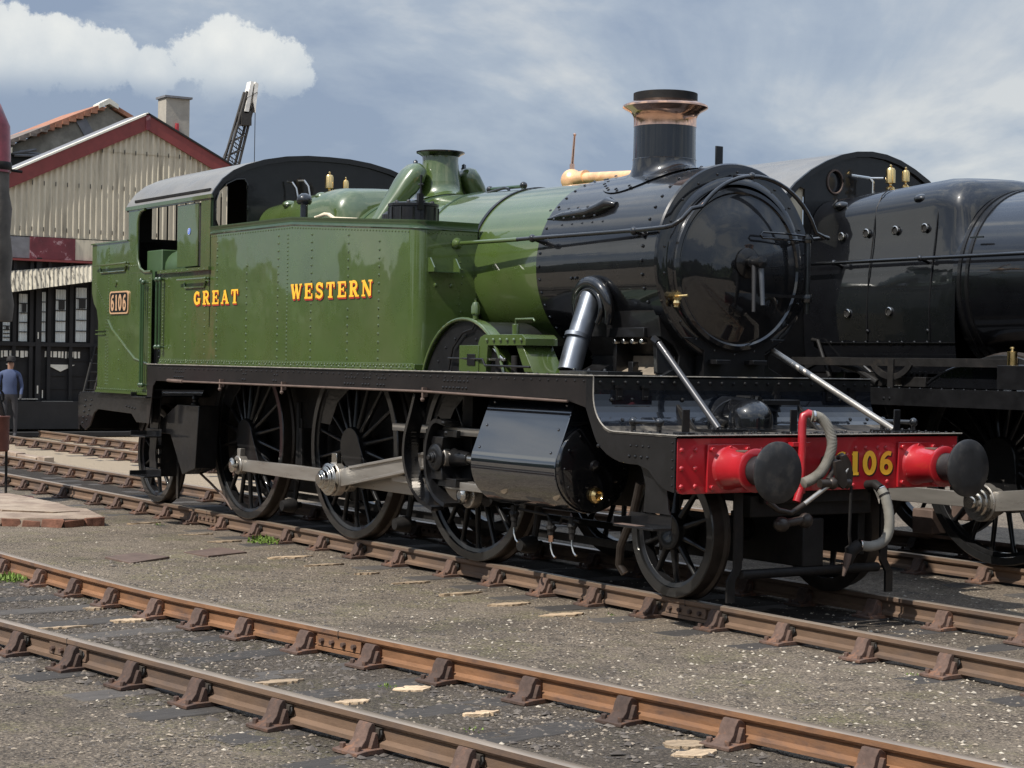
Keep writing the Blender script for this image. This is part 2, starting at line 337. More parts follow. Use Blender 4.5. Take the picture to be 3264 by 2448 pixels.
def gmr(src, a, b_, c=0., d=1.):
    n = t.nodes.new("ShaderNodeMapRange"); t.links.new(src, n.inputs[0])
    for i, v in enumerate((a, b_, c, d)): n.inputs[i + 1].default_value = v
    return n.outputs[0]
def gmix(fac, a, b_):
    n = t.nodes.new("ShaderNodeMix"); n.data_type = 'RGBA'; t.links.new(fac, n.inputs[0])
    for i, v in ((6, a), (7, b_)):
        if isinstance(v, tuple): n.inputs[i].default_value = (*v, 1)
        else: t.links.new(v, n.inputs[i])
    return n.outputs[2]
big = gn("ShaderNodeTexNoise", Scale=.55, Detail=6., Roughness=.6); fine = gn("ShaderNodeTexNoise", Scale=38., Detail=6., Roughness=.75); mid = gn("ShaderNodeTexNoise", Scale=4.5, Detail=7., Roughness=.7)
vc = gn("ShaderNodeTexVoronoi", Scale=75.); sv_ = t.nodes.new("ShaderNodeSeparateColor"); t.links.new(vc.outputs['Color'], sv_.inputs[0])
c1 = gmix(gmr(fine.outputs[0], .36, .66), (.062, .051, .040), (.265, .215, .165))
c1 = gmix(gmr(sv_.outputs[0], .55, 1., 0, .8), c1, (.34, .28, .215))
c1 = gmix(gmr(sv_.outputs[1], .6, 1., 0, .8), c1, (.04, .034, .03))
c1 = gmix(gmr(mid.outputs[0], .48, .70, 0, .55), c1, (.255, .205, .155))
c1 = gmix(gmr(mid.outputs[0], .44, .32, 0, .6), c1, (.055, .048, .042))
c1 = gmix(gmr(big.outputs[0], .50, .72, 0, .45), c1, (.30, .25, .19))
c1 = gmix(gmr(big.outputs[0], .47, .30, 0, .75), c1, (.075, .064, .054))
moss = gn("ShaderNodeTexNoise", Scale=1.6, Detail=8., Roughness=.72)
mm = t.nodes.new("ShaderNodeMath"); mm.operation = 'MULTIPLY'; t.links.new(gmr(moss.outputs[0], .50, .68, 0, .75), mm.inputs[0]); t.links.new(gmr(fine.outputs[0], .42, .6), mm.inputs[1])
sx_ = t.nodes.new("ShaderNodeSeparateXYZ"); t.links.new(co, sx_.inputs[0])
m2 = t.nodes.new("ShaderNodeMath"); m2.operation = 'MULTIPLY'; t.links.new(mm.outputs[0], m2.inputs[0]); t.links.new(gmr(sx_.outputs[1], -1.2, -1.0, 1, .25), m2.inputs[1])
c1 = gmix(m2.outputs[0], c1, (.19, .18, .075))
sxa = t.nodes.new("ShaderNodeMath"); sxa.operation = 'MULTIPLY_ADD'; sxa.inputs[1].default_value = -.115; t.links.new(sx_.outputs[0], sxa.inputs[0]); t.links.new(sx_.outputs[1], sxa.inputs[2])
dk = t.nodes.new("ShaderNodeMath"); dk.operation = 'MULTIPLY'; t.links.new(gmr(sxa.outputs[0], -5.75, -5.35), dk.inputs[0]); t.links.new(gmr(sxa.outputs[0], -3.55, -3.85, 0, .6), dk.inputs[1])
c1 = gmix(dk.outputs[0], c1, (.040, .035, .031))
for ya_, yb_ in ((-.75, .75), (3.2, 4.8)):  # near-black bands under the locomotives: oil plus their shade put into the colour
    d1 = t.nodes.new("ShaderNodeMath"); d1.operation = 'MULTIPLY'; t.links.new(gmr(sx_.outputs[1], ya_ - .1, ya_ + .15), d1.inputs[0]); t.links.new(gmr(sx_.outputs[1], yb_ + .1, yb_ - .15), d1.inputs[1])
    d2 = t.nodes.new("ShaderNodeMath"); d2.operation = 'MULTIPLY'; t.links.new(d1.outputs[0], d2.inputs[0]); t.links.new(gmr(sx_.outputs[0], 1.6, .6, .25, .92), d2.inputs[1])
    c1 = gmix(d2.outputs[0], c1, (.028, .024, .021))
# pale sandy hardstanding far behind the tracks on the left, and dark oily soil between the near rails
yw = t.nodes.new("ShaderNodeMath"); yw.operation = 'ADD'; t.links.new(sx_.outputs[0], yw.inputs[0]); t.links.new(gmr(big.outputs[0], 0, 1, -3, 3), yw.inputs[1])
sand = t.nodes.new("ShaderNodeMath"); sand.operation = 'MULTIPLY'; t.links.new(gmr(yw.outputs[0], -11.5, -13.5), sand.inputs[0]); t.links.new(gmr(sx_.outputs[1], .9, 1.3), sand.inputs[1])
c1 = gmix(sand.outputs[0], c1, (.33, .265, .19))
vor = gn("ShaderNodeTexVoronoi", Scale=42.)
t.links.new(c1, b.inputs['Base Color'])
bp = t.nodes.new("ShaderNodeBump"); bp.inputs['Strength'].default_value = .9; bp.inputs['Distance'].default_value = .03
ad = t.nodes.new("ShaderNodeMath"); ad.operation = 'ADD'; t.links.new(fine.outputs[0], ad.inputs[0]); t.links.new(gmr(vor.outputs[0], 0, .6, 0, .35), ad.inputs[1]); t.links.new(ad.outputs[0], bp.inputs['Height']); t.links.new(bp.outputs[0], b.inputs['Normal'])
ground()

def stones(name, n, mats, region, smin, smax, label, dens=None, seed=3):
    r = random.Random(seed); mb = MB()
    for mname in mats: mb.mat(mname)
    k = 0
    while k < n:
        x = r.uniform(region[0], region[1]); y = r.uniform(region[2], region[3])
        if dens and r.random() > dens(x, y): continue
        k += 1; s = smin + (smax - smin) * r.random() ** 2.5; z = YT + .010 * smooth_noise(x, y) + s * .1
        mb.cur = r.choice([0, 0, 1] if len(mats) == 2 else [0, 0, 1, 2])
        a = r.random() * PI; ca, sa = math.cos(a), math.sin(a); sx, sy, sz = s * r.uniform(.8, 1.5), s * r.uniform(.6, 1), s * r.uniform(.35, .7)
        vs = []
        for j in range(6):
            w = j * PI / 3 + r.uniform(-.3, .3); q = r.uniform(.8, 1.1); px, py = math.cos(w) * sx * q, math.sin(w) * sy * q
            vs.append((x + px * ca - py * sa, y + px * sa + py * ca, z + r.uniform(-.2, .25) * sz))
        vs.append((x + r.uniform(-.2, .2) * sx, y + r.uniform(-.2, .2) * sy, z + sz)); 
        mb.add(vs, [(j, (j + 1) % 6, 6) for j in range(6)])
    o = mb.build(name, smooth=0, fixn=False); tag(o, label, 'gravel', kind='stuff')
cA2b = lambda x: interp([-12, -5, -2, 0, 2, 4, 5.3, 9], [-5.76, -5.68, -5.55, -5.30, -5.01, -4.72, -4.56, -4.1], x)
def dA(x, y):
    d = .12 + .88 * max(0, min(1, (x + 3) / 6))
    if -5.4 < y < -3.4 + .1 * x: d *= .3
    return d * (.35 + .65 * (smooth_noise(x * .8, y * .8) + .5))
stones('pebbles', 4200, ['pebble_white', 'pebble_tan'], (-9, 5.5, -5.6, 3.1), .006, .019, 'small pale pebbles strewn over the dark ash between the tracks', dA)
stones('ash_clinker', 30000, ['pebble_grey', 'pebble_tan', 'pebble_dark'], (-5.5, 5.6, -6.4, -.9), .004, .017, 'mixed brown and dark grit covering the yard round the foreground track', lambda x, y: (.25 + .75 * min(1, max(0, (-y - 1) / 3))) * (.5 + .7 * smooth_noise(x * 1.3, y * 1.3)), 5)
stones('loose_clinker', 1800, ['pebble_dark', 'pebble_grey'], (-5.5, 5.6, -5.6, -3.0), .012, .034, 'larger dark clinker lumps between and beside the foreground rails', lambda x, y: 1. if cA2b(x) - .25 < y < cA2b(x) + 1.75 else .05, 9)

# ================================================================= TRACKS
def rail_profile():
    # bullhead, z=0 at the running surface, half widths
    return [(.034, -.004), (.026, 0), (-.026, 0), (-.034, -.004), (-.035, -.030), (-.026, -.043), (-.010, -.050), (-.009, -.105), (-.022, -.116), (-.034, -.122), (-.034, -.142), (.034, -.142), (.034, -.122), (.022, -.116), (.009, -.105), (.010, -.050), (.026, -.043), (.035, -.030)]
def rail_mesh(pts, parent, joints=(), rm='rail_rust'):
    mb = MB(); mb.mat(rm); mb.mat('rail_top'); P = rail_profile(); n = len(P); k = len(pts)
    for i, (x, y) in enumerate(pts):
        a = pts[max(i - 1, 0)]; c = pts[min(i + 1, k - 1)]; tx, ty = c[0] - a[0], c[1] - a[1]; l = math.hypot(tx, ty); nx, ny = -ty / l, tx / l
        for w, z in P: mb.v.append((x + nx * w, y + ny * w, z))
    for i in range(k - 1):
        for j in range(n):
            j2 = (j + 1) % n; mb.f.append((i * n + j, i * n + j2, (i + 1) * n + j2, (i + 1) * n + j)); mb.m.append(1 if j in (0, 1, 2) else 0)
    mb.f.append(tuple(range(n))); mb.m.append(0); mb.f.append(tuple((k - 1) * n + j for j in range(n))[::-1]); mb.m.append(0)
    o = mb.build('rail', parent, 30)
    for (x, y, rz) in joints:
        fb = M1(rm)
        for s in (1, -1):
            fb.prism([(s * .011, -.046), (s * .030, -.046), (s * .026, -.075), (s * .034, -.113), (s * .011, -.113)], -.23, .23, 'yz')
            for q in (-.17, -.06, .06, .17): fb.mat('chair_rust').cyl((q, s * .025, -.08), (q, s * .052, -.08), .017, n=6); fb.mat(rm)
        fb.mat('interior').box(-.004, .004, -.0355, .0355, -.049, .0006)
        f = fb.build('fishplate', o, bevel=.002); f.location = (x, y, 0); f.rotation_euler = (0, 0, rz)
    return o
def chair_mesh():
    mb = M1('chair_rust')
    # base casting
    mb.prism([(-.185, -.168), (-.185, -.150), (-.12, -.142), (.12, -.142), (.185, -.150), (.185, -.168)], -.098, .098, 'yz')
    for s in (1, -1):
        prof = [(s * .014, -.145), (s * .046, -.030), (s * .062, -.026), (s * .080, -.048), (s * .098, -.100), (s * .125, -.132), (s * .16, -.148)]
        if s > 0:   # inner jaw carries the rail web
            prof = [(s * .012, -.145), (s * .012, -.055), (s * .05, -.034), (s * .066, -.034), (s * .088, -.065), (s * .10, -.105), (s * .13, -.135), (s * .16, -.148)]
        mb.prism(prof, -.05, .05, 'yz')
        mb.prism([(s * .036, -.142), (s * .046, -.07), (s * .060, -.07), (s * .085, -.142)], -.075, .075, 'yz')
        mb.cyl((.06, s * .15, -.150), (.06, s * .15, -.122), .017, n=6); mb.cyl((-.06, s * .15, -.150), (-.06, s * .15, -.122), .017, n=6)
    mb.mat('wood_key').prism([(-.011, -.108), (-.011, -.052), (-.040, -.050), (-.044, -.105)], -.088, .075, 'yz')
    mb.mat('interior').tube([(.076, -.026, -.060), (.085, -.030, -.078), (.076, -.028, -.096)], .007, 6)
    return mb
CHAIR = None
def track(name, label, c0, c1, xr, parent_rails=True, sleepers=(), joints=((), ()), half=1.30, step=.5, group='railway tracks in the yard'):
    # c0/c1: functions x -> y of the two rails (near, far)
    global CHAIR
    root = thing(name, label, 'railway track', group=group)
    for ci, c in enumerate((c0, c1)):
        n = int((xr[1] - xr[0]) / step); pts = [(xr[0] + (xr[1] - xr[0]) * i / n, c(xr[0] + (xr[1] - xr[0]) * i / n)) for i in range(n + 1)]
        js = [(jx, c(jx), math.atan((c(jx + .1) - c(jx - .1)) / .2)) for jx in joints[ci]]
        rail_mesh(pts, root, js, 'rail_rust' if (group == 'railway tracks in the yard' and ci == 1 and xr[0] == -12) else 'rail_dull')
    cm = None
    for i, x in enumerate(sleepers):
        y0, y1 = c0(x), c1(x); rz = math.atan((c0(x + .5) - c0(x - .5)))
        s = M1('sleeper_wood'); a = R(rnd.uniform(-1, 1)); dz = rnd.uniform(-.004, .004)
        L0, L1 = -(y1 - y0) / 2 - .50 + rnd.uniform(-.05, .05), (y1 - y0) / 2 + .50
        m_ = 8
        for j in range(m_):
            pass
        s.box(-.125, .125, L0, L1, -.30, -.169 + dz)
        o = s.build('sleeper', root, bevel=.012); o.location = (x, (y0 + y1) / 2, 0); o.rotation_euler = (0, 0, rz)
        for s_, yy in ((-1, y0), (1, y1)):
            if cm is None:
                ch = chair_mesh().build('rail_chair', root, 40, bevel=.004); cm = ch
            else:
                ch = cm.copy(); COL.objects.link(ch)
            ch.location = (x, yy, 0); ch.rotation_euler = (0, 0, rz + (PI if s_ > 0 else 0))
            ch.parent = root
    return root
# the near curving track
AX = [-12, -5, -2, 0, 2, 4, 5.3, 9]; AY = [-4.24, -4.155, -4.03, -3.775, -3.49, -3.20, -3.04, -2.60]
def cA1(x):
    i = max(k for k in range(len(AX)) if AX[k] <= max(x, AX[0] + 1e-6)); i = min(i, len(AX) - 2)
    def sl(k):
        if k == 0 or k == len(AX) - 1: k2 = min(max(k, 1), len(AX) - 2); return (AY[k2 + 1] - AY[k2 - 1]) / (AX[k2 + 1] - AX[k2 - 1])
        return (AY[k + 1] - AY[k - 1]) / (AX[k + 1] - AX[k - 1])
    h = AX[i + 1] - AX[i]; u = (x - AX[i]) / h
    return (2 * u ** 3 - 3 * u * u + 1) * AY[i] + (u ** 3 - 2 * u * u + u) * h * sl(i) + (-2 * u ** 3 + 3 * u * u) * AY[i + 1] + (u ** 3 - u * u) * h * sl(i + 1)
cA2 = lambda x: cA1(x) - 1.505 - .02
slA = [-9.4, -8.6, -7.8, -7.05, -6.3, -5.5, -4.72, -3.87, -3.15, -2.47, -1.76, -1.15, -.60, .10, .79, 1.47, 2.22, 2.95, 3.68, 4.53, 5.3, 6.1, 6.9]
track('railway_track', 'rusty orange track sweeping across the foreground, nearest of all', cA2, cA1, (-12, 9), sleepers=slA, joints=((-0.02,), (.42,)), half=1.3)
slB = [-20.6 + .78 * i for i in range(11)] + [-11.6, -10.9, -10.1, -9.38, -8.62, -7.84, -7.0, -6.27, -5.5, -4.75, -3.99, -3.08, -2.35, -1.62, -.95, -.24, .52, 1.23, 2.0, 2.71, 3.5, 4.3]
track('railway_track', 'rusty track running under the green tank locomotive', lambda x: -.755, lambda x: .755, (-30, 24), sleepers=slB + [5.08 + .78 * i for i in range(24)], joints=((.14, -8.3), (-6,)))
slC = [-28 + .78 * i for i in range(44)]
track('railway_track', 'rusty track running under the black locomotive behind', lambda x: 3.245, lambda x: 4.755, (-30, 24), sleepers=slC + [6.32 + .78 * i for i in range(22)])

# weathered sleeper ends showing through the ash
def plank(x, y0, y1, w, seed):
    r = random.Random(seed); mb = M1('pale_wood'); pts = []; n = 14
    for i in range(n + 1): pts.append((lerp(y0, y1, i / n), w * .5 * (1 - abs(i / n * 2 - 1) ** 2.2) * r.uniform(.75, 1) + .008))
    top = [(x + q + r.uniform(-.01, .01), y, YT + .012 + r.uniform(0, .004)) for y, q in pts]; bot = [(x - q * r.uniform(.6, 1), y, YT + .009 + r.uniform(0, .004)) for y, q in pts]
    vs = top + bot + [(a[0], a[1], a[2] - .05) for a in top] + [(a[0], a[1], a[2] - .05) for a in bot]; k = n + 1
    fs = [(i, i + 1, k + i + 1, k + i) for i in range(n)] + [(i, i + 1, 2 * k + i + 1, 2 * k + i) for i in range(n)] + [(k + i, k + i + 1, 3 * k + i + 1, 3 * k + i) for i in range(n)] + [(0, k, 3 * k, 2 * k), (n, k + n, 3 * k + n, 2 * k + n)]
    return mb.add(vs, fs)
PL = [(-8.9, -1.47, -1.07, .07, 'pale weathered timber end beside the rail by the trailing wheel'), (-7.42, -1.49, -1.1, .07, 'pale timber end showing in the ash left of the rusty steel plates'), (-6.64, -1.51, -1.14, .13, 'cream timber end just behind the rusty steel plates'),
      (-5.02, -1.62, -1.15, .16, 'broad cream timber end right of the weeds by the rail'), (-4.31, -1.6, -1.2, .12, 'second cream timber end right of the weeds by the rail'), (-3.55, -1.5, -1.25, .06, 'thin faded timber end below the middle driving wheel'),
      (-2.8, -1.55, -1.19, .12, 'bright timber end below the leading driving wheel'), (-2.0, -1.57, -1.17, .10, 'splintered timber end in front of the cylinder'), (-1.28, -1.57, -1.18, .15, 'bright timber end below the front of the cylinder'),
      (-.6, -1.56, -1.15, .17, 'large bright timber end below the front pony wheel'), (-2.4, -4.36, -4.2, .12, 'small splintered timber patch beside the foreground far rail'), (-1.70, -4.42, -4.12, .15, 'round bright timber patch beside the foreground far rail'),
      (-1.56, -5.0, -4.6, .07, 'long grey timber strip between the foreground rails at the left'), (1.60, -4.02, -3.78, .20, 'broken bright timber patch beside the small green weed'), (1.05, -4.62, -4.30, .13, 'grey timber strip between the foreground rails at the middle'),
      (1.8, -4.5, -4.28, .12, 'faint mossy timber strip between the foreground rails'), (2.4, -4.05, -3.83, .10, 'brown timber patch near the last inner chairs'), (3.55, -3.60, -3.38, .22, 'chunky broken timber lump at the bottom right of the foreground rail'), (3.75, -3.72, -3.45, .16, 'lower broken timber lump at the bottom right of the foreground rail')]
for i, (x, a, b_, w, lb) in enumerate(PL):
    tag(plank(x, a, b_, w, i).build('timber_end', smooth=30), lb, 'timber', 'weathered timber ends in the ash')
for k, (poly, lb) in enumerate([([(-5.69, -2.944), (-5.1, -2.923), (-5.455, -2.407), (-5.903, -2.56)], 'left rusty flat steel plate lying on the ash'), ([(-5.794, -2.125), (-5.378, -2.056), (-5.559, -1.579), (-6.063, -1.623)], 'right rusty flat steel plate lying on the ash')]):
    tag(M1('plate_steel').prism(poly, YT - .01, YT + .014, 'xy').build('steel_plate', bevel=.003), lb, 'steel plate', 'rusty steel plates on the ash')
def weed(x, y, n, s, label, seed):
    r = random.Random(seed); mb = M1('leaf')
    for i in range(n):
        a = r.random() * 2 * PI; d = s * r.random() ** .6; px, py = x + d * math.cos(a) * 1.3, y + d * math.sin(a); h = s * r.uniform(.2, .75) * (1.1 - d / s * .6); w = s * r.uniform(.06, .14); b2 = r.random() * 2 * PI; lx, ly = math.cos(b2), math.sin(b2)
        z = YT; mb.add([(px - ly * w, py + lx * w, z + h * .4), (px + lx * w * .8, py + ly * w * .8, z + h * .3), (px + ly * w, py - lx * w, z + h * .5), (px + lx * w * 1.6 * .5, py + ly * w, z + h)], [(0, 1, 2, 3)])
    tag(mb.build('weed', smooth=0, fixn=False), label, 'weed', 'green weeds in the yard')
for a in [(-4.3, -4.28, 150, .13, 'largest bright green weed at the left end of the foreground track', 1), (-6.35, -1.02, 120, .16, 'straggly weed against the rail right of the steel plates', 2), (1.47, -3.98, 26, .05, 'small weed on the ash between the foreground rails', 3), (-.42, -1.05, 14, .05, 'tiny weed beside the rail under the front pony wheel', 4), (2.78, -4.22, 16, .05, 'tiny weed near the bottom of the foreground track', 5), (-8.6, -1.2, 16, .06, 'small weed by the rail near the trailing wheel', 6), (2.6, -.98, 14, .045, 'tiny weed beside the last chair at the right', 7)]: weed(*a)

# ================================================================= SHARED LOCOMOTIVE PIECES
def wheel(name, parent, x, yo, r, spokes, side, hub=.16, crank=None, weight=None, mats=('satin_black', 'tyre_black'), throw_ang=None, hubout=.03):
    # yo: y of the outer tyre face, side: -1 near, +1 far; built about the axle centre
    mb = M1(mats[0]); s = side; t = .135
    ri = r - .075
    Y = lambda d: -s * d    # distance inwards from the outer face
    def ring(prof, n=56): mb.lathe([(a, Y(bb)) for a, bb in prof], (0, 0, 0), 'y', n, cap=False)
    ring([(ri, .02), (ri, .11), (ri - .035, .10), (ri - .035, .03), (ri, .02)])
    mb.lathe([(0, Y(-.0)), (hub * .55, Y(-hubout)), (hub, Y(-hubout)), (hub * 1.04, Y(-hubout + .02)), (hub * 1.04, Y(.12)), (0, Y(.13))], (0, 0, 0), 'y', 28, cap=False)
    for i in range(spokes):
        a = 2 * PI * (i + .5) / spokes; ca, sa = math.cos(a), math.sin(a)
        p = Vector((ca * hub * .9, Y(.035), sa * hub * .9)); q = Vector((ca * (ri - .02), Y(.065), sa * (ri - .02)))
        d = Vector((-sa, 0, ca)); n = Vector((0, 1, 0)); vs = []
        for pt, w, th in ((p, .030, .035), (p.lerp(q, .5), .021, .027), (p.lerp(q, .9), .019, .024), (q, .034, .030)):
            for k in range(8): vs.append(pt + d * (math.cos(k * PI / 4) * w) + n * (math.sin(k * PI / 4) * th))
        mb.add(vs, [(i2 * 8 + k, i2 * 8 + (k + 1) % 8, (i2 + 1) * 8 + (k + 1) % 8, (i2 + 1) * 8 + k) for i2 in range(3) for k in range(8)])
    if crank:
        cx, cz = crank; L_ = math.hypot(cx, cz); a = math.atan2(cz, cx); pts = []
        for (rr, off, ctr) in ((hub * 1.02, 0, 0),):
            pass
        poly = [(rr_ * math.cos(a + w), rr_ * math.sin(a + w)) for w in [R(v) for v in range(70, 291, 20)] for rr_ in (hub,)]
        poly = [(hub * math.cos(a + R(v)), hub * math.sin(a + R(v))) for v in range(70, 291, 20)] + [(cx + .105 * math.cos(a + R(v)), cz + .105 * math.sin(a + R(v))) for v in range(-75, 76, 25)]
        mb.prism(poly, Y(-hubout - .004), Y(.12), 'xz')
    if weight:
        a0, sp = weight; o_, i_ = ri - .01, ri - .23
        poly = [(o_ * math.cos(R(a0 + v)), o_ * math.sin(R(a0 + v))) for v in range(-sp, sp + 1, 6)] + [(i_ * math.cos(R(a0 + v)), i_ * math.sin(R(a0 + v))) for v in (sp * .8, 0, -sp * .8)]
        mb.prism(poly, Y(.03), Y(.10), 'xz')
    o = mb.build(name, parent, 35, bevel=.004); o.location = (x, yo, r)
    tb = M1(mats[1]); tb.lathe([(a, Y(bb)) for a, bb in [(r - .072, .0), (r - .008, .0), (r, .008)]], (0, 0, 0), 'y', 64, cap=False)
    tb.mat('tyre_steel').lathe([(a, Y(bb)) for a, bb in [(r, .008), (r + .004, .10), (r + .028, .115), (r + .028, .138), (r + .01, .145), (r - .072, .145)]], (0, 0, 0), 'y', 64, cap=False)
    tb.mat(mats[1]).lathe([(a, Y(bb)) for a, bb in [(r - .072, .145), (r - .072, 0)]], (0, 0, 0), 'y', 64, cap=False)
    tt = tb.build('tyre', o, 30)
    return o
def rod(mb, p, q, y, h0, h1, th, boss=(0, 0)):
    # flat forged rod in the xz plane with round ends
    p = Vector((p[0], p[1])); q = Vector((q[0], q[1])); d = (q - p).normalized(); n = Vector((-d.y, d.x))
    poly = [p + n * h0 / 2, p.lerp(q, .5) + n * (h0 + h1) / 4 * 1.12, q + n * h1 / 2, q - n * h1 / 2, p.lerp(q, .5) - n * (h0 + h1) / 4 * 1.12, p - n * h0 / 2]
    mb.prism([tuple(v) for v in poly], y - th / 2, y + th / 2, 'xz')
    for c, b in ((p, boss[0]), (q, boss[1])):
        if b: mb.lathe([(0, -th * .9), (b * .9, -th * .9), (b, -th * .75), (b, th * .75), (0, th * .75)], (c.x, y, c.y), 'y', 28)
    return mb
def buffer(parent, xb, y, z):
    base = M1('red_paint').box(xb, xb + .022, y - .19, y + .185, z - .165, z + .165)
    for a in (-.155, .155):
        for c in (-.13, .13): base.tube([(xb + .02, y + a, z + c), (xb + .045, y + a, z + c)], .020, 6)
    base.tube([(xb + .02, y, z + .145), (xb + .042, y, z + .145)], .014, 6)
    root = base.build('buffer', parent, bevel=.003)
    h = M1('red_paint'); h.lathe([(.155, .02), (.146, .03), (.138, .045), (.124, .17), (.122, .25), (.130, .272), (.148, .286), (.150, .303), (.14, .310), (.10, .310)], (xb, y, z), 'x', 40, cap=False)
    h.mat('plate_steel').box(xb + .13, xb + .24, y - .035, y + .035, z + .120, z + .131)
    h.build('buffer_housing', root, 40)
    q = M1('head_black'); q.lathe([(.098, .30), (.098, .47), (.11, .49), (.16, .502), (.200, .510), (.208, .520), (.208, .532), (.197, .542), (.12, .550), (0, .553)], (xb, y, z), 'x', 48, cap=False)
    q.build('buffer_head', root, 40)
def arch(pts_half, mirror=True):
    return [(-y, z) for y, z in pts_half[::-1]] + [(y, z) for y, z in pts_half if y > 0] if mirror else pts_half

# ================================================================= GREEN TANK LOCOMOTIVE
T = thing('tank_locomotive', 'green tank locomotive lettered GREAT WESTERN, with black smokebox and red buffer beam', 'locomotive')
XW = [0, -2.715, -4.887, -7.23, -9.69]; YO = -.82; ZB = 2.47
# frames
fr = M1('dirty_black')
for s in (-1, 1):
    fr.prism([(-10.75, .80), (-10.75, 1.25), (-8.9, 1.25), (-8.6, 1.53), (-.4, 1.53), (.05, 1.18), (.70, 1.18), (.70, .82), (.35, .82), (.15, .98), (-.35, .98), (-.7, .6), (-1.9, .58), (-2.2, .72), (-8.3, .72), (-8.8, .85), (-10.3, .80)], s * .58, s * .61, 'xz')
for xx in (-10.4, -8.75, -6.05, -3.75, -1.2): fr.box(xx - .02, xx + .02, -.58, .58, .60, 1.2)
fr.box(-8.2, -7.7, -.5, .5, .45, 1.4); fr.box(-6.9, -5.2, -.52, .52, .50, 1.5); fr.box(-3.6, -3.1, -.4, .4, .9, 1.3)
fr.box(-1.9, -.5, -.55, .55, .75, 1.5); fr.box(.1, .65, -.5, .5, .72, 1.1)
fr.build('frame', T, bevel=.004)
M1('dirty_black').box(-7.0, -5.15, -.50, .50, .32, .75).box(-4.6, -3.0, -.45, .45, .42, .9).prism([(-8.9, .55), (-8.9, .9), (-7.9, .9), (-7.9, .35)], -.5, .5, 'xz').build('ash_pan', T, bevel=.01)
for i, x in enumerate(XW):
    ax = M1('satin_black').cyl((x, -.72, (.483, .864, .864, .864, .559)[i]), (x, .72, (.483, .864, .864, .864, .559)[i]), .09, n=16)
    ax.build('axle', T)
CR = (.26, -.28)
for i in (1, 2, 3):
    wheel('driving_wheel', T, XW[i], YO, .864, 18, -1, .185, CR, (math.degrees(math.atan2(-CR[1], -CR[0])), 34 if i == 2 else 22))
    wheel('driving_wheel', T, XW[i], -YO, .864, 18, 1, .185, (-.28, -.26), (135, 24))
for s in (-1, 1):
    wheel('pony_wheel', T, 0, s * -YO * 1, .483, 10, s, .13)
    wheel('trailing_wheel', T, XW[4], s * .82, .559, 10, s, .14)
# rods
CP = [(x + CR[0], .864 + CR[1]) for x in XW[1:4]]
mb = M1('bright_steel'); rod(mb, CP[2], CP[1], -1.0, .115, .125, .055, (.098, .12)); rod(mb, CP[1], CP[0], -1.0, .125, .115, .055, (.0, .11))
mb.box(CP[2][0] - .035, CP[2][0] + .035, -1.03, -.97, CP[2][1] + .07, CP[2][1] + .17); mb.box(CP[1][0] - .25, CP[1][0] - .17, -1.03, -.97, CP[1][1] + .03, CP[1][1] + .2)
mb.build('coupling_rod', T, bevel=.004)
for (cx, cz), y0 in ((CP[2], -1.03), (CP[0], -1.03)):
    mb = M1('polished_steel')
    mb.lathe([(0, 0), (.045, 0), (.045, -.02), (.075, -.022), (.075, -.045), (.05, -.05), (.035, -.062), (0, -.062)], (cx, y0 - .03, cz), 'y', 24)
    mb.build('crank_pin', T)
mb = M1('bright_steel'); XH, ZH = -2.70, .885
p = CP[1]; rod(mb, p, (XH, ZH), -1.13, .16, .135, .05, (.155, .10))
mb.mat('dirty_black')   # fluted web
pv, qv = Vector((p[0], p[1])), Vector((XH, ZH)); d = (qv - pv).normalized(); n = Vector((-d.y, d.x)); a0, a1 = pv + d * .34, qv - d * .2
mb.mat('bright_steel').prism([tuple(a0 + n * .085), tuple(a1 + n * .07), tuple(a1 + n * .045), tuple(a0 + n * .06)], -1.175, -1.155, 'xz'); mb.prism([tuple(a0 - n * .085), tuple(a1 - n * .07), tuple(a1 - n * .045), tuple(a0 - n * .06)], -1.175, -1.155, 'xz')
cr_ = mb.build('connecting_rod', T, bevel=.004)
mb = M1('polished_steel'); mb.lathe([(.14, 0), (.15, -.02), (.15, -.05), (.125, -.055), (.12, -.08), (.09, -.085), (.085, -.12), (.055, -.125), (.05, -.15), (0, -.15)], (p[0], -1.165, p[1]), 'y', 32)
mb.prism([(p[0] - .05, p[1] + .14), (p[0] - .05, p[1] + .24), (p[0] + .05, p[1] + .24), (p[0] + .05, p[1] + .14)], -1.15, -1.1, 'xz').build('big_end', cr_, bevel=.003)
mb = M1('satin_black')
mb.prism([(XH - .10, 1.06), (XH + .10, 1.06), (XH + .085, .99), (XH + .06, .94), (XH + .06, .83), (XH + .085, .78), (XH + .10, .70), (XH - .10, .70), (XH - .085, .78), (XH - .09, .83), (XH - .09, .94), (XH - .085, .99)], -1.20, -.98, 'xz')
mb.lathe([(.115, 0), (.12, -.015), (.10, -.03), (.07, -.035), (.045, -.035), (.045, -.055), (.025, -.06), (.025, -.085), (0, -.085)], (XH, -1.20, ZH), 'y', 24)
mb.cyl((XH, -1.06, ZH), (XH + .30, -1.06, ZH), .10, .05, 20)
mb.mat('polished_steel').cyl((XH + .2, -1.06, ZH), (-1.85, -1.06, ZH), .038)
mb.build('crosshead', T, bevel=.006)
for z0 in (1.075, .625):
    M1('bright_steel').box(-3.60, -1.86, -1.12, -1.02, z0, z0 + .065).mat('satin_black').box(-2.95, -2.45, -1.16, -.99, z0 - .015 if z0 > 1 else z0 + .02, z0 + .04 if z0 > 1 else z0 + .09).build('slide_bar', T, bevel=.004)
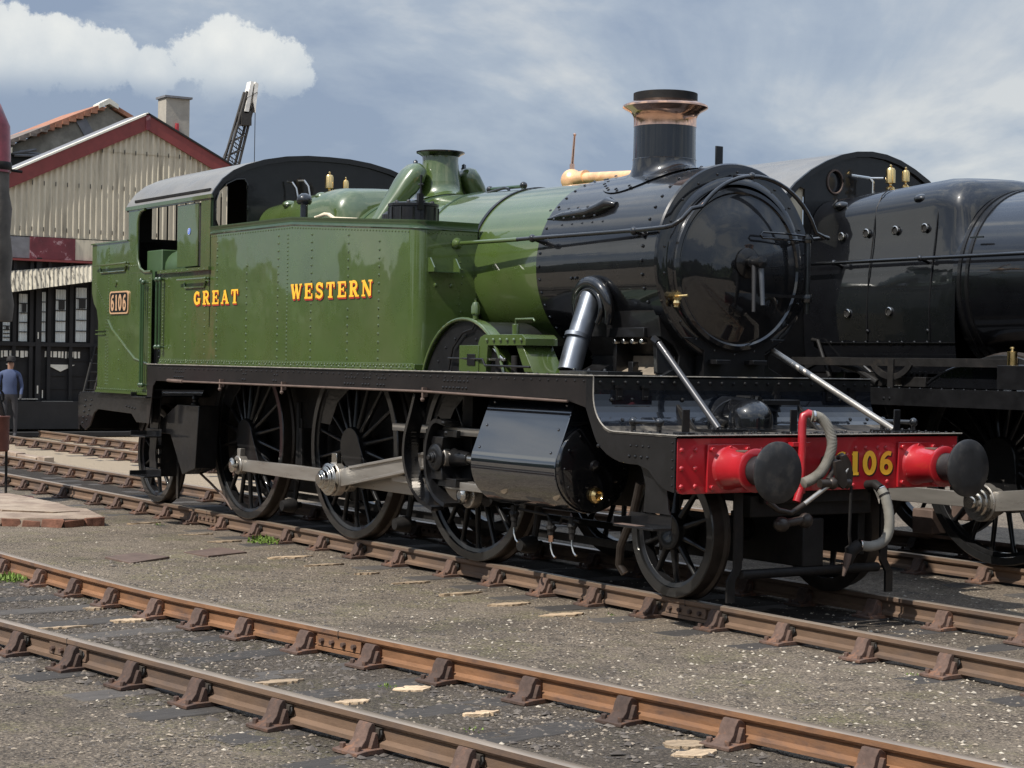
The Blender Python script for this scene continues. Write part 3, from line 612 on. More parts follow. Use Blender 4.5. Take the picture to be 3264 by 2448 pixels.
# motion bracket: long curved hanger from the valance round the rods
def strap(path, w, y0, y1, mname):
    mb = M1(mname); n = len(path); o = []; i_ = []
    for k, (x, z) in enumerate(path):
        a = path[max(k - 1, 0)]; c = path[min(k + 1, n - 1)]; dx, dz = c[0] - a[0], c[1] - a[1]; l = math.hypot(dx, dz)
        ww = w if not isinstance(w, list) else w[k]
        o.append((x - dz / l * ww / 2, z + dx / l * ww / 2)); i_.append((x + dz / l * ww / 2, z - dx / l * ww / 2))
    for k in range(n - 1):
        q = [o[k], o[k + 1], i_[k + 1], i_[k]]; mb.prism(q, y0, y1, 'xz')
    return mb
def spline(P, n=6):
    P = [Vector(p) for p in P]; out = []
    for i in range(len(P) - 1):
        a = P[max(i - 1, 0)]; b_ = P[i]; c = P[i + 1]; d = P[min(i + 2, len(P) - 1)]
        for k in range(n):
            u = k / n; out.append(tuple(.5 * ((2 * b_) + (c - a) * u + (2 * a - 5 * b_ + 4 * c - d) * u * u + (3 * b_ - a - 3 * c + d) * u ** 3)))
    return out + [tuple(P[-1])]
pth = spline([(-2.86, 1.41), (-2.93, 1.25), (-3.02, 1.05), (-3.03, .85), (-2.93, .66), (-2.76, .53), (-2.55, .47)])
strap(pth, .035, -1.33, -1.19, 'gloss_black').build('motion_bracket', T, 50)
pth = spline([(-2.50, 1.17), (-2.68, 1.19), (-2.78, 1.10), (-2.83, .92), (-2.80, .72), (-2.68, .57), (-2.50, .50)])
mbk = strap(pth, .035, -1.24, -1.10, 'satin_black'); mbk.mat('satin_black').box(-3.35, -2.4, -1.0, -.6, .62, .70); mbk.box(-2.62, -2.46, -1.0, -.62, .6, 1.5)
mbk.rivets((-2.52, -1.245, 1.18), (-2.47, -1.245, 1.10), 2, (0, -1, 0), .02, .02); mbk.build('motion_bracket', T, 50)
# cylinder
CX0, CX1, CY, CZ = -1.87, -.69, -1.05, .905
def cylinder_profile():
    pts = [(CY + .33 * math.cos(R(a)), CZ - .012 + .33 * math.sin(R(a))) for a in range(-10, -181, -10)]
    pts += [(-1.375, .95), (-1.365, .985), (-1.205, 1.395), (-.75, 1.395), (-.75, .85)]
    return pts
mb = M1('panel_black').prism(cylinder_profile(), CX0, CX1, 'yz')
for fx in (CX0 + .09, CX1 - .09):
    for tt in (.08, .5, .95): mb.rivet((fx, lerp(-1.365, -1.205, tt) - .002, lerp(.985, 1.395, tt)), (0, -.93, .36), .013, .010)
for fx in (CX0 + .12, CX1 - .1): mb.rivet((fx, -1.33, .76), (0, -1, -.4), .012, .01)
cy = mb.build('cylinder', T, 30, bevel=.006)
mb = M1('gloss_black').lathe([(.31, 0), (.325, .012), (.325, .045), (.30, .055), (.16, .062), (0, .066)], (CX1, CY, CZ), 'x', 48)
for a in range(12): mb.rivet((CX1 + .056, CY + .275 * math.cos(a * PI / 6), CZ + .275 * math.sin(a * PI / 6)), (1, 0, 0), .011, .01)
mb.lathe([(.045, 0), (.04, .03), (.022, .035), (0, .05)], (CX1 + .06, CY - .01, CZ + .02), 'x', 12)
cc = mb.build('cylinder_cover', cy, 40)
M1('brass').lathe([(.05, 0), (.062, .012), (.058, .035), (.035, .055), (.02, .03), (0, .03)], (CX1 + .055, CY + .0, CZ - .20), 'x', 10).build('relief_valve', cy)
mb = M1('satin_black').lathe([(.30, 0), (.31, -.03), (.12, -.05), (.07, -.09), (0, -.09)], (CX0, CY, ZH), 'x', 36).build('cylinder_cover', cy)
mb = M1('dirty_black')     # valve chest behind and drain gear under
mb.box(-1.80, -.72, -.76, -.5, 1.0, 1.55).build('valve_chest', T); mb = M1('dirty_black'); mb.tube([(-1.6, -1.1, .56), (-1.6, -1.1, .535), (-1.15, -1.12, .52), (-1.1, -1.12, .47), (-.98, -1.12, .47), (-.95, -1.12, .52), (-.72, -1.12, .50)], .012, 6)
mb.build('drain_gear', cy)
for dx, dz in ((-1.62, .50), (-1.10, .43), (-.82, .47)):
    q = M1('dirty_black').cyl((dx, -1.12, dz + .06), (dx, -1.12, dz - .06), .028, n=8).cyl((dx - .05, -1.12, dz), (dx + .05, -1.12, dz), .018, n=6); q.ball((dx, -1.12, dz - .01), .038, 8)
    q.mat('copper' if dz < .45 else 'dirty_black').cyl((dx, -1.12, dz - .06), (dx, -1.12, dz - .11), .022, n=8)
    q.mat('polished_steel').tube([(dx, -1.12, dz - .10), (dx + .005, -1.12, dz - .16), (dx + .03, -1.12, dz - .205), (dx + .06, -1.12, dz - .225)], .010, 6)
    q.build('drain_cock', cy)
# steam pipe to the smokebox
mb = M1('pipe_steel').tube([(-1.10, -.98, 1.62), (-1.135, -.90, 1.80), (-1.165, -.80, 2.02), (-1.19, -.70, 2.24)], .092, 24)
mb.tube([(-1.142, -.885, 1.88), (-1.146, -.873, 1.91)], .098, 24).build('steam_pipe', T)
mb = M1('gloss_black'); path = []
for k in range(17):
    a = R(-35 + 230 * k / 16); path.append((-1.14 + .215 * math.cos(a), -.735 - .03 * math.sin(a), 2.12 + .20 * math.sin(a)))
mb.tube(path, [.035 + .02 * math.sin(PI * k / 16) for k in range(17)], 10)
path = [(-1.14 + .165 * math.cos(R(-45 + 230 * k / 16)), -.775, 2.115 + .155 * math.sin(R(-45 + 230 * k / 16))) for k in range(17)]; mb.tube(path, .022, 8)
mb.build('steam_pipe_flange', T, 60)
M1('satin_black').box(-1.75, -.5, -1.05, -.72, 1.604, 1.635).rivets((-1.6, -1.0, 1.636), (-.6, -1.0, 1.636), 6, (0, 0, 1), .018, .02).build('steam_pipe_base', T, bevel=.004)
# boiler
mb = M1('green_paint'); mb.lathe([(.80, -5.6), (.80, -5.25), (.793, -4.47), (.789, -4.44), (.752, -2.96), (.742, -1.93)], (0, 0, ZB), 'x', 96, cap=False)
for bx, br in ((-5.25, .80), (-4.45, .793), (-3.85, .778), (-2.96, .758)):
    mb.mat('green_dark' if bx != -2.96 else 'satin_black').lathe([(br - .004, -.022), (br + .006, -.02), (br + .006, .02), (br - .004, .022)], (bx, 0, ZB), 'x', 96, cap=False)
boil = mb.build('boiler', T, 30)
def firebox(parent, x0, x1, x2, yc, zc, hw, ztop, hw0, ztop0, mname, zbot, rcorner=.22, ring=.80):
    # superellipse-like Belpaire section tapering towards the cab, shoulder blending to the barrel ring at x2
    def sec(hw, zt, rc, n=9):
        pts = []
        P = [(hw * .93, zbot), (hw * .97, zbot + .25), (hw * .99, zbot + .45)]
        for q in range(7):
            u = q / 6; z_ = lerp(zbot + .6, zt - rc, u); P.append((hw * (1 - .10 * u * u * (3 - 2 * u)), z_))
        pts += P; cx, cz = hw * .90 - rc, zt - rc
        for k in range(1, n): a = R(90 * k / n); pts.append((cx + rc * math.cos(a), cz + rc * math.sin(a)))
        pts += [(cx, zt), (cx * .5, zt + .012), (0, zt + .016)]
        return pts
    secs = [(x0, sec(hw0, ztop0, rcorner)), (x1, sec(hw, ztop, rcorner))]
    # shoulder
    for k, tt in enumerate((.25, .5, .75, 1.0)):
        s = sec(hw, ztop, rcorner); out = []
        e = 1 - math.sqrt(max(0, 1 - tt * tt))
        for (y, z) in s:
            dy, dz = y, z - zc; rr = math.hypot(dy, dz) or 1; ry, rz_ = dy / rr * ring, zc + dz / rr * ring
            if z < zc: ry, rz_ = min(y, ring), z
            out.append((lerp(y, ry, e), lerp(z, rz_, e)))
        secs.append((lerp(x1, x2, math.sin(tt * PI / 2) * .8 + tt * .2), out))
    mb = M1(mname); n = len(secs[0][1]); full = 2 * n - 1
    for x, s in secs:
        for y, z in s: mb.v.append((x, yc - y, z))
        for y, z in s[-2::-1]: mb.v.append((x, yc + y, z))
    for i in range(len(secs) - 1):
        for j in range(full - 1):
            mb.f.append((i * full + j, i * full + j + 1, (i + 1) * full + j + 1, (i + 1) * full + j)); mb.m.append(mb.cur)
    return mb
mb = firebox(T, -7.06, -5.78, -5.36, 0, ZB, .84, 3.385, .90, 3.29, 'green_paint', 1.7, .25, .80)
fb_ = mb.build('firebox', T, 60)
for px_, py_, pz_ in ((-6.55, -.70, 3.26), (-5.98, -.62, 3.31)):
    M1('green_paint').ball((px_, py_, pz_), .075, 16, .6).build('washout_plug', fb_)
# smokebox
mb = M1('gloss_black'); mb.lathe([(.742, -1.93), (.75, -1.925), (.75, -.46), (.765, -.45), (.765, -.33), (.755, -.315), (.72, -.308), (.66, -.306), (.63, -.285), (.60, -.28)], (0, 0, ZB), 'x', 96, cap=False)
for k in range(44):
    a = 2 * PI * k / 44; mb.rivet((-1.88, .752 * math.cos(a), ZB + .752 * math.sin(a)), (0, math.cos(a), math.sin(a)), .013, .011)
    mb.rivet((-.50, .752 * math.cos(a), ZB + .752 * math.sin(a)), (0, math.cos(a), math.sin(a)), .015, .014)
for k in range(22):
    a = 2 * PI * (k + .5) / 22; mb.rivet((-.306, .695 * math.cos(a), ZB + .695 * math.sin(a)), (1, 0, 0), .012, .011)
for dx in (-1.42, -1.36): mb.rivet((dx, -.75, 2.36), (0, -1, 0), .015, .014)
sb = mb.build('smokebox', T, 30)
mb = M1('gloss_black').lathe([(.625, -.03), (.625, .0), (.615, .02), (.585, .025), (.57, .012), (.55, .015), (.45, .055), (.3, .088), (.15, .104), (0, .108)], (-.28, 0, ZB - .045), 'x', 96, cap=False)
door = mb.build('smokebox_door', T, 40)
mb = M1('satin_black').lathe([(.11, 0), (.115, .012), (.10, .02), (.05, .03), (.05, .08), (.035, .085), (.035, .15), (.045, .155), (.045, .18), (.0, .19)], (-.175, -.0, ZB + .0), 'x', 24)
mb.mat('rod_grey').tube([(-.08, -.01, ZB + .01), (-.075, -.012, ZB - .37)], [.020, .014], 10); mb.mat('pipe_steel').tube([(-.03, .012, ZB), (-.02, .03, ZB - .32)], [.022, .017], 10)
mb.build('door_handle', door, 40)
mb = M1('gloss_black')
mb.cyl((-.17, .60, 2.10), (-.17, .60, 2.72), .026); mb.lathe([(.04, -.03), (.045, 0), (.04, .03)], (-.17, .60, 2.22), 'z', 14); mb.lathe([(.04, -.03), (.045, 0), (.04, .03)], (-.17, .60, 2.68), 'z', 14)
for zz in (2.685, 2.232):
    if zz > 2.5: mb.tube([(-.17, .60, zz + .018), (-.13, .35, zz + .022), (-.12, .10, zz + .022), (-.12, .08, zz), (-.12, .10, zz - .022), (-.13, .35, zz - .022), (-.17, .60, zz - .018)], .009, 6)
    else: mb.box(-.18, -.165, .14, .60, zz - .012, zz + .012)
mb.build('door_hinge', door, 40)
mb = M1('brass').cyl((-.31, -.61, 2.20), (-.23, -.61, 2.20), .035, n=10).cyl((-.25, -.61, 2.22), (-.25, -.61, 2.12), .022, n=8).cyl((-.23, -.61, 2.20), (-.15, -.585, 2.205), .010, n=6); mb.ball((-.25, -.61, 2.15), .03, 8); mb.build('blower_cock', T)
# chimney
def skirt(mb, x0, y0, zc, rc, rt, zt, rb, n=40, lift=.012, rows=9, power=2.2):
    vs = []
    for k in range(rows + 1):
        u = k / rows; r = rt + (rb - rt) * u ** power
        for i in range(n):
            a = 2 * PI * i / n; yy = y0 + r * math.sin(a); zs = zc + math.sqrt(max(.001, rc * rc - yy * yy)) + lift
            yb = y0 + rb * math.sin(a); zb_ = zc + math.sqrt(max(.001, rc * rc - yb * yb)) + lift
            z = max(zt + (zb_ - zt) * (1 - (1 - u) ** 1.9), zs) if k < rows else zs
            vs.append((x0 + r * math.cos(a), yy, z))
    mb.add(vs, [(k * n + i, (k + 1) * n + i, (k + 1) * n + (i + 1) % n, k * n + (i + 1) % n) for k in range(rows) for i in range(n)])
    return mb
ch = M1('gloss_black').lathe([(.257, 3.33), (.252, 3.335), (.250, 3.60)], (-1.22, 0, 0), 'z', 56, cap=False); skirt(ch, -1.22, 0, ZB, .75, .254, 3.335, .50, 56)
for k in range(20): a = 2 * PI * k / 20; ch.rivet((-1.22 + .475 * math.cos(a), .475 * math.sin(a), ZB + math.sqrt(.75 ** 2 - (.475 * math.sin(a)) ** 2) + .018), (0, .475 * math.sin(a), .7), .015, .014)
ch.mat('dirty_black').lathe([(.24, 3.79), (.257, 3.79), (.257, 3.862), (.24, 3.866), (.2, 3.866), (.2, 3.3)], (-1.22, 0, 0), 'z', 48, cap=False)
chim = ch.build('chimney', T, 40)
M1('copper').lathe([(.2515, 3.592), (.252, 3.66), (.262, 3.69), (.285, 3.715), (.33, 3.738), (.343, 3.748), (.342, 3.762), (.325, 3.772), (.28, 3.79), (.258, 3.80)], (-1.22, 0, 0), 'z', 64, cap=False).build('copper_cap', chim, 50)
sad = M1('satin_black'); prof = [(-.66, 2.15), (-.62, 1.90), (-.50, 1.84), (-.44, 1.76), (-.45, 1.68), (-.60, 1.61), (.60, 1.61), (.45, 1.68), (.44, 1.76), (.50, 1.84), (.62, 1.90), (.66, 2.15)]
sad.prism(prof, -1.55, -.42, 'yz'); sad.mat('dust').prism([(-.452, 1.76), (-.462, 1.68), (-.612, 1.612), (-.60, 1.606), (-.44, 1.67)], -1.02, -.46, 'yz')
sad.mat('satin_black').box(-1.06, -.58, -.66, -.60, 1.895, 1.97).box(-.80, -.74, -.64, -.58, 1.61, 1.71)
for q in range(4): sad.mat('polished_steel').tube([(-.97 + q * .115, -.60, 1.865), (-.97 + q * .115, -.655, 1.865)], .022, 6)
sad.mat('satin_black').prism([(-1.02, 1.62), (-1.02, 1.9), (-.98, 1.9), (-.98, 1.62)], -.62, -.45, 'xz').prism([(-.50, 1.62), (-.52, 1.9), (-.48, 1.9), (-.45, 1.62)], -.62, -.45, 'xz')
sad.build('smokebox_saddle', T, bevel=.008)
mb = M1('satin_black').prism([(-.30, 1.60), (-.30, 1.80), (-.5, 1.9), (.5, 1.9), (.30, 1.80), (.30, 1.60)], -.40, -.30, 'yz'); mb.box(-.32, -.20, -.26, -.12, 1.70, 1.735).box(-.32, -.20, .10, .24, 1.70, 1.735).build('saddle_step', T, bevel=.004)
# ejector cover on the smokebox side
mb = M1('gloss_black'); path = [(-1.93, -.625, 2.86), (-1.7, -.63, 2.875), (-1.35, -.63, 2.885), (-1.22, -.62, 2.91), (-1.13, -.60, 2.94), (-1.05, -.59, 2.93)]
mb.tube(path, [.02, .05, .06, .068, .075, .03], 14, sy=.75)
for q in range(6): mb.rivet((-1.85 + q * .13, -.665, 2.925), (0, -.6, .8), .014, .013)
for q in range(5): mb.rivet((-1.75 + q * .14, -.70, 2.845), (0, -1, .2), .012, .012)
mb.build('ejector_cover', T, 60)
# safety valve bonnet
mb = M1('green_paint').lathe([(.175, 3.655), (.172, 3.60), (.178, 3.54), (.192, 3.46), (.205, 3.40)], (-4.73, 0, 0), 'z', 48, cap=False); skirt(mb, -4.73, 0, ZB, .793, .205, 3.40, .32, 48, power=1.6)
mb.mat('gloss_black').lathe([(.172, 3.645), (.20, 3.665), (.232, 3.68), (.234, 3.694), (.20, 3.70), (.15, 3.66), (.14, 3.5)], (-4.73, 0, 0), 'z', 48, cap=False)
mb.build('safety_valve_bonnet', T, 50)
for s in (-1, 1):
    mb = M1('green_paint'); n = 24
    secs = [(-4.70, .24, 3.545, .02, .01), (-4.72, .25, 3.535, .10, .05), (-4.72, .27, 3.51, .135, .085), (-4.73, .31, 3.44, .145, .11), (-4.74, .38, 3.34, .14, .11), (-4.76, .46, 3.23, .125, .09), (-4.77, .56, 3.11, .10, .07), (-4.78, .66, 2.98, .08, .05), (-4.78, .73, 2.86, .06, .04)]
    vs = []
    for i, (cx, cy_, cz, rx, rn) in enumerate(secs):
        a = secs[max(i - 1, 0)]; c = secs[min(i + 1, len(secs) - 1)]; dy, dz = c[1] - a[1], c[2] - a[2]; l = math.hypot(dy, dz); ny, nz = -dz / l, dy / l
        for k in range(n):
            w = 2 * PI * k / n; ca, sa = math.cos(w), math.sin(w); ca = math.copysign(abs(ca) ** .75, ca); sa = math.copysign(abs(sa) ** .75, sa)
            vs.append((cx + rx * ca, s * (cy_ + rn * sa * ny), cz + rn * sa * nz))
    mb.add(vs, [(i * n + k, i * n + (k + 1) % n, (i + 1) * n + (k + 1) % n, (i + 1) * n + k) for i in range(len(secs) - 1) for k in range(n)] + [tuple(range(n))])
    mb.mat('gloss_black').lathe([(.025, 0), (.03, .02), (.022, .03), (.022, .055), (0, .07)], (-4.74, s * .27, 3.535), 'z', 10)
    mb.build('feed_cover', T, 60)
# whistles
for wx, wy, wz, rr, hh in ((-6.72, -.16, 3.44, .045, .24), (-6.66, -.0, 3.44, .033, .19)):
    mb = M1('brass').cyl((wx, wy, wz - .14), (wx, wy, wz), .012, n=8).lathe([(0, .0), (rr * .8, .01), (rr * .9, .03), (rr * .3, .05), (rr * .3, .065), (rr, .075), (rr, hh - .05), (rr * .8, hh - .03), (rr * .25, hh - .02), (rr * .3, hh), (0, hh + .01)], (wx, wy, wz - .04), 'z', 20)
    mb.build('whistle', T)
M1('polished_steel').tube([(-6.9, -.28, 3.32), (-6.93, -.30, 3.50), (-6.96, -.33, 3.56), (-7.02, -.37, 3.56)], .012, 8).tube([(-6.9, -.42, 3.30), (-6.93, -.44, 3.47), (-6.96, -.47, 3.53), (-7.02, -.50, 3.54)], .012, 8).build('whistle_rod', T)
# copper pipe and oil pot on the boiler top
mb = M1('hot_copper').ball((-3.02, .35, 3.325), .10, 24); mb.tube([(-2.95, .35, 3.33), (-2.86, .35, 3.335), (-2.80, .35, 3.34)], .062, 16).tube([(-2.80, .35, 3.33), (-1.5, .30, 3.26)], .048, 18)
mb.mat('copper').cyl((-3.02, .35, 3.41), (-3.02, .35, 3.47), .022, n=10).cyl((-3.02, .35, 3.46), (-2.99, .35, 3.72), .014, .010, 8).ball((-2.988, .35, 3.73), .015, 8)
mb.build('lagged_copper_pipe', T)
mb = M1('green_dark').cyl((-3.82, -.02, 3.275), (-3.22, -.02, 3.262), .016, n=8)
for q in (-3.80, -3.24): mb.lathe([(.03, 0), (.022, .03), (.015, .05)], (q, -.02, 3.205), 'z', 10); mb.mat('gloss_black').ball((q, -.02, 3.27), .035, 12); mb.mat('green_dark')
mb.mat('gloss_black').tube([(-3.98, -.12, 3.16), (-3.98, -.12, 3.20), (-3.50, -.05, 3.265), (-3.44, -.05, 3.25), (-3.42, -.05, 3.20)], .014, 8)
mb.build('boiler_handrail', T)
# side tanks
XF = -2.88; XR = -7.07; CRN = .12
def tank(s):
    y = s * 1.33; mb = M1('green_paint')
    n = 8; out = [(-7.07, y)]
    for k in range(n + 1): a = R(90 * k / n); out.append((XF - CRN + CRN * math.sin(a), s * (1.33 - CRN + CRN * math.cos(a))))
    out.append((XF, s * .72)); k = len(out)
    def zt(x): return interp([-7.08, -5.20, -2.88], [2.945, 2.942, 2.79], x)
    vs = []
    def row(f): vs.extend([f(x, yy) for x, yy in out])
    # add a knee vertex on the side
    out.insert(1, (-5.20, y)); k = len(out)
    row(lambda x, yy: (x, yy, 1.61)); row(lambda x, yy: (x, yy, zt(x)))
    mb.add(vs, [(i, i + 1, k + i + 1, k + i) for i in range(k - 1)])
    # flared rim; its shadowed strip put into a darker green
    vs = []
    def outw(i, d):
        x, yy = out[i]
        if i <= 2: nx, ny = 0, s
        elif i >= k - 2: nx, ny = 1, 0
        else: a = R(90 * (i - 2) / n); nx, ny = math.sin(a), s * math.cos(a)
        return x + nx * d, yy + ny * d
    for dz, d in ((0, 0), (.012, .012), (.030, .006), (.060, .012), (.075, .022), (.082, .022), (.082, -.02)):
        for i in range(k): a, b_ = outw(i, d); vs.append((a, b_, zt(out[i][0]) + dz))
    mb.mat('green_dark').add(vs, [(r_ * k + i, r_ * k + i + 1, (r_ + 1) * k + i + 1, (r_ + 1) * k + i) for r_ in range(6) for i in range(k - 1)])
    mb.mat('green_paint')
    top = [(x, yy, zt(x) + .055) for x, yy in out] + [(XF, s * .70, zt(XF) + .055), (-5.2, s * .70, zt(-5.2) + .055), (-7.08, s * .70, zt(-7.08) + .055)]
    mb.mat('gloss_black'); nn = len(top); mb.add(top, [tuple(range(nn))]); mb.mat('green_paint')
    mb.box(-7.08, XF - .01, s * .69, s * .70, 1.61, 2.8)
    # rivets
    if s < 0:
        for cx, z0, z1, nr in ((-6.90, 1.70, 2.86, 17), (-6.19, 1.70, 2.60, 13), (-5.49, 1.70, 2.86, 17), (-4.79, 1.70, 2.84, 17), (-4.07, 1.70, 2.80, 16), (-3.50, 1.70, 2.72, 15)): mb.rivets((cx, y, z0), (cx, y, z1), nr, (0, s, 0), .0125, .013, (2.20, 2.41) if cx in (-6.90, -4.79, -4.07) else None)
        mb.rivets((-5.29, y, 1.68), (-5.29, y, 2.86), 32, (0, s, 0), .0105, .010)
        for (a, b_) in ((-7.05, -5.2), (-5.2, -3.0)): mb.rivets((a, y - .002, zt(a) - .02), (b_, y - .002, zt(b_) - .02), int((b_ - a) / .055), (0, s, 0), .008, .006)
        for k_ in range(12): mb.rivet((XF, -1.2 + k_ * .042, zt(XF) - .02), (1, 0, 0), .008, .006)
        for k_ in range(17): mb.rivet((XF, -.88 - .02 * math.sin(k_), 1.75 + k_ * .06), (1, 0, 0), .009, .007)
        for yy, zz in ((-1.13, 2.33), (-.98, 2.33)): mb.rivet((XF, yy, zz), (1, 0, 0), .022, .02)
    o = mb.build('side_tank', T, 40)
    return o, zt
tk, zt = tank(-1); tkf, _ = tank(1)
mb = M1('green_paint').box(-8.375, XF + .008, -1.352, -1.325, 1.602, 1.628).box(-8.375, XF + .004, -1.341, -1.325, 1.628, 1.665)
mb.rivets((-8.33, -1.343, 1.647), (-2.92, -1.343, 1.647), 95, (0, -1, 0), .010, .009).rivets((-8.3, -1.35, 1.628), (-2.95, -1.35, 1.628), 40, (0, -.4, 1), .013, .012)
mb.box(XF, XF + .03, -1.34, -.9, 1.602, 1.66).build('tank_angle', T, bevel=.002)
for txt, x0, x1, z0, h in (('GREAT', -7.475, -6.37, 2.232, .140), ('WESTERN', -5.20, -3.61, 2.247, .142)):
    mb = MB()
    for mname, off, th in (('letter_black', (.014, 0, -.022), .0012), ('letter_red', (.006, 0, -.015), .0026), ('letter_red', (-.005, 0, -.006), .0040), ('letter_yellow', (0, 0, 0), .0054)):
        mb.mat(mname); glyphs(mb, txt, (x0, -1.331, z0), (1, 0, 0), (0, 0, 1), h, x1 - x0, .22, th, off, 1.12)
    mb.build('lettering', tk, 0, fixn=False)
mb = M1('gloss_black').cyl((-5.62, -1.0, 2.97), (-5.62, -1.0, 3.22), .037, n=20); mb.lathe([(0, -.03), (.06, -.03), (.075, -.005), (.078, .02), (.062, .055), (.03, .078), (0, .082)], (-5.62, -1.0, 3.215), 'z', 24).build('tank_vent', T, 50)
mb = M1('satin_black').lathe([(.215, 2.86), (.215, 3.035), (.225, 3.04), (.225, 3.062), (.19, 3.072), (0, 3.078)], (-3.55, -.97, 0), 'z', 40)
for a in range(8): mb.rivet((-3.55 + .17 * math.cos(a * PI / 4), -.97 + .17 * math.sin(a * PI / 4), 3.075), (0, 0, 1), .02, .018)
for a in range(12): w = a * PI / 6; mb.box(-3.55 + .215 * math.cos(w) - .008, -3.55 + .215 * math.cos(w) + .008, -.97 + .215 * math.sin(w) - .008, -.97 + .215 * math.sin(w) + .008, 2.86, 3.03)
mb.box(-3.36, -3.325, -1.05, -1.0, 3.0, 3.14).cyl((-3.34, -1.02, 3.1), (-3.34, -1.02, 3.30), .010, n=6).cyl((-3.38, -1.02, 3.22), (-3.30, -1.02, 3.22), .008, n=6)
mb.build('water_filler', T, 40)
mb = M1('satin_black').lathe([(.05, 2.88), (.05, 2.93), (.075, 2.94), (.07, 2.99), (.03, 3.02), (0, 3.02)], (-3.92, -1.0, 0), 'z', 14).rivets((-4.2, -1.05, 2.92), (-4.05, -1.05, 2.92), 3, (0, 0, 1), .03, .04).rivets((-3.2, -1.05, 2.86), (-3.0, -1.05, 2.85), 3, (0, 0, 1), .025, .03).build('tank_lid', T)
M1('pale_cream').tube([(-5.15, -1.12, 3.0), (-5.22, -1.08, 3.03), (-5.15, -1.02, 3.065), (-5.0, -1.05, 3.05), (-4.8, -1.1, 3.0), (-4.3, -1.12, 2.96)], .018, 8).build('rope', T)
# brackets on the tank front
mb = M1('green_paint')
for yy in (-1.20, -.95): mb.prism([(XF, 2.44), (XF, 2.56), (XF + .03, 2.56), (XF + .10, 2.475), (XF + .10, 2.44)], yy - .006, yy + .006, 'xz')
mb.mat('green_dark').box(XF, XF + .09, -1.2, -.95, 2.436, 2.444).build('lamp_bracket', T)
# handrails
mb = M1('green_paint').tube([(XF - .01, -.93, 2.69), (-2.03, -.865, 2.69)], .018, 12).lathe([(.05, 0), (.05, .02), (.03, .04), (.026, .07)], (XF, -.93, 2.69), 'x', 16)
mb.mat('gloss_black').tube([(-2.03, -.865, 2.69), (-.45, -.775, 2.695), (-.20, -.77, 2.70), (-.12, -.76, 2.71), (-.085, -.70, 2.76), (-.08, -.62, 2.84)] + [(-.08, .66 * math.cos(R(a)), 2.455 + .66 * math.sin(R(a))) for a in range(142, 32, -6)] + [(-.08, .60, 2.725), (-.10, .70, 2.70), (-.13, .775, 2.695), (-.20, .78, 2.695), (-3.0, .93, 2.69)], .017, 10)
for hx, hy in ((-1.83, -.853), (-.56, -.782)):
    mb.ball((hx, hy, 2.69), .033, 12); mb.tube([(hx, hy, 2.69), (hx, hy + .06, 2.675), (hx, -.69, 2.66)], [.018, .018, .034], 10)
mb.cyl((-.08, -.05, 3.11), (-.28, -.05, 3.13), .02, n=8).ball((-.08, -.05, 3.115), .03, 10)
mb.build('handrail', T, 50)
M1('satin_black').box(-.54, -.525, -.035, .035, 3.19, 3.385).box(-.56, -.46, -.04, .04, 3.222, 3.236).build('lamp_iron', T, bevel=.004)
# ------------------------------------------------ cab and bunker
ROOF = [(0, 3.815), (.25, 3.81), (.5, 3.785), (.75, 3.735), (.95, 3.67), (1.10, 3.60), (1.22, 3.505), (1.30, 3.40), (1.335, 3.34)]
def roof_sheet(parent, half, x0, x1, yc=0, th=.02, lip=.03, mname='roof_grey', edge='satin_black', dz=0):
    pts = [(-y, z) for y, z in half[::-1]] + [(y, z) for y, z in half[1:]]; mb = M1(mname)
    n = len(pts); vs = []
    for x in (x0, x1):
        for (y, z) in pts: vs.append((x, yc + y, z + th + dz))
    mb.add(vs, [(i, i + 1, n + i + 1, n + i) for i in range(n - 1)])
    mb.mat(edge); vs = []
    for x, o1 in ((x1, 0), (x1 + lip, 0)):
        for (y, z) in pts: vs.append((x, yc + y, z + th + dz + (.004 if o1 == 0 else 0)))
    mb.add(vs, [(i, i + 1, n + i + 1, n + i) for i in range(n - 1)])
    vs = [(x1 + lip, yc + y, z + th + dz + .004) for y, z in pts] + [(x1 + lip, yc + y * .985, z - .03 + dz) for y, z in pts]; mb.add(vs, [(i, i + 1, n + i + 1, n + i) for i in range(n - 1)])
    mb.mat('interior'); vs = []
    for x in (x0, x1 + lip):
        for (y, z) in pts: vs.append((x, yc + y * .985, z - .03 + dz))
    mb.add(vs, [(i, i + 1, n + i + 1, n + i) for i in range(n - 1)])
    vs = [(x0, yc + y, z + th + dz) for y, z in pts] + [(x0, yc + y * .985, z - .03 + dz) for y, z in pts]; mb.mat(edge).add(vs, [(i, i + 1, n + i + 1, n + i) for i in range(n - 1)])
    return mb.build('cab_roof', parent, 50)
roof_sheet(T, ROOF, -9.42, -7.07)
for s in (-1, 1): M1('dirty_black').box(-9.2, -7.15, s * 1.298, s * 1.318, 3.405, 3.432).build('rain_strip', T)
for s in (-1, 1): M1('green_paint').box(-9.40, -7.04, s * 1.325, s * 1.345, 3.325, 3.365).build('eaves_strip', T)
def plate_with_holes(mb, outer, holes, x, th):
    # planar plate in the yz plane: triangulated with holes
    bm = bmesh.new(); loops = [outer] + holes; edges = []
    for lp in loops:
        vs = [bm.verts.new((x, y, z)) for y, z in lp]
        edges += [bm.edges.new((vs[i], vs[(i + 1) % len(vs)])) for i in range(len(vs))]
    bmesh.ops.triangle_fill(bm, edges=edges, use_beauty=True)
    r = bmesh.ops.extrude_face_region(bm, geom=bm.faces[:]); bmesh.ops.translate(bm, verts=[v for v in r['geom'] if isinstance(v, bmesh.types.BMVert)], vec=(th, 0, 0))
    bm.verts.index_update(); mb.add([v.co[:] for v in bm.verts], [tuple(v.index for v in f.verts) for f in bm.faces]); bm.free(); return mb
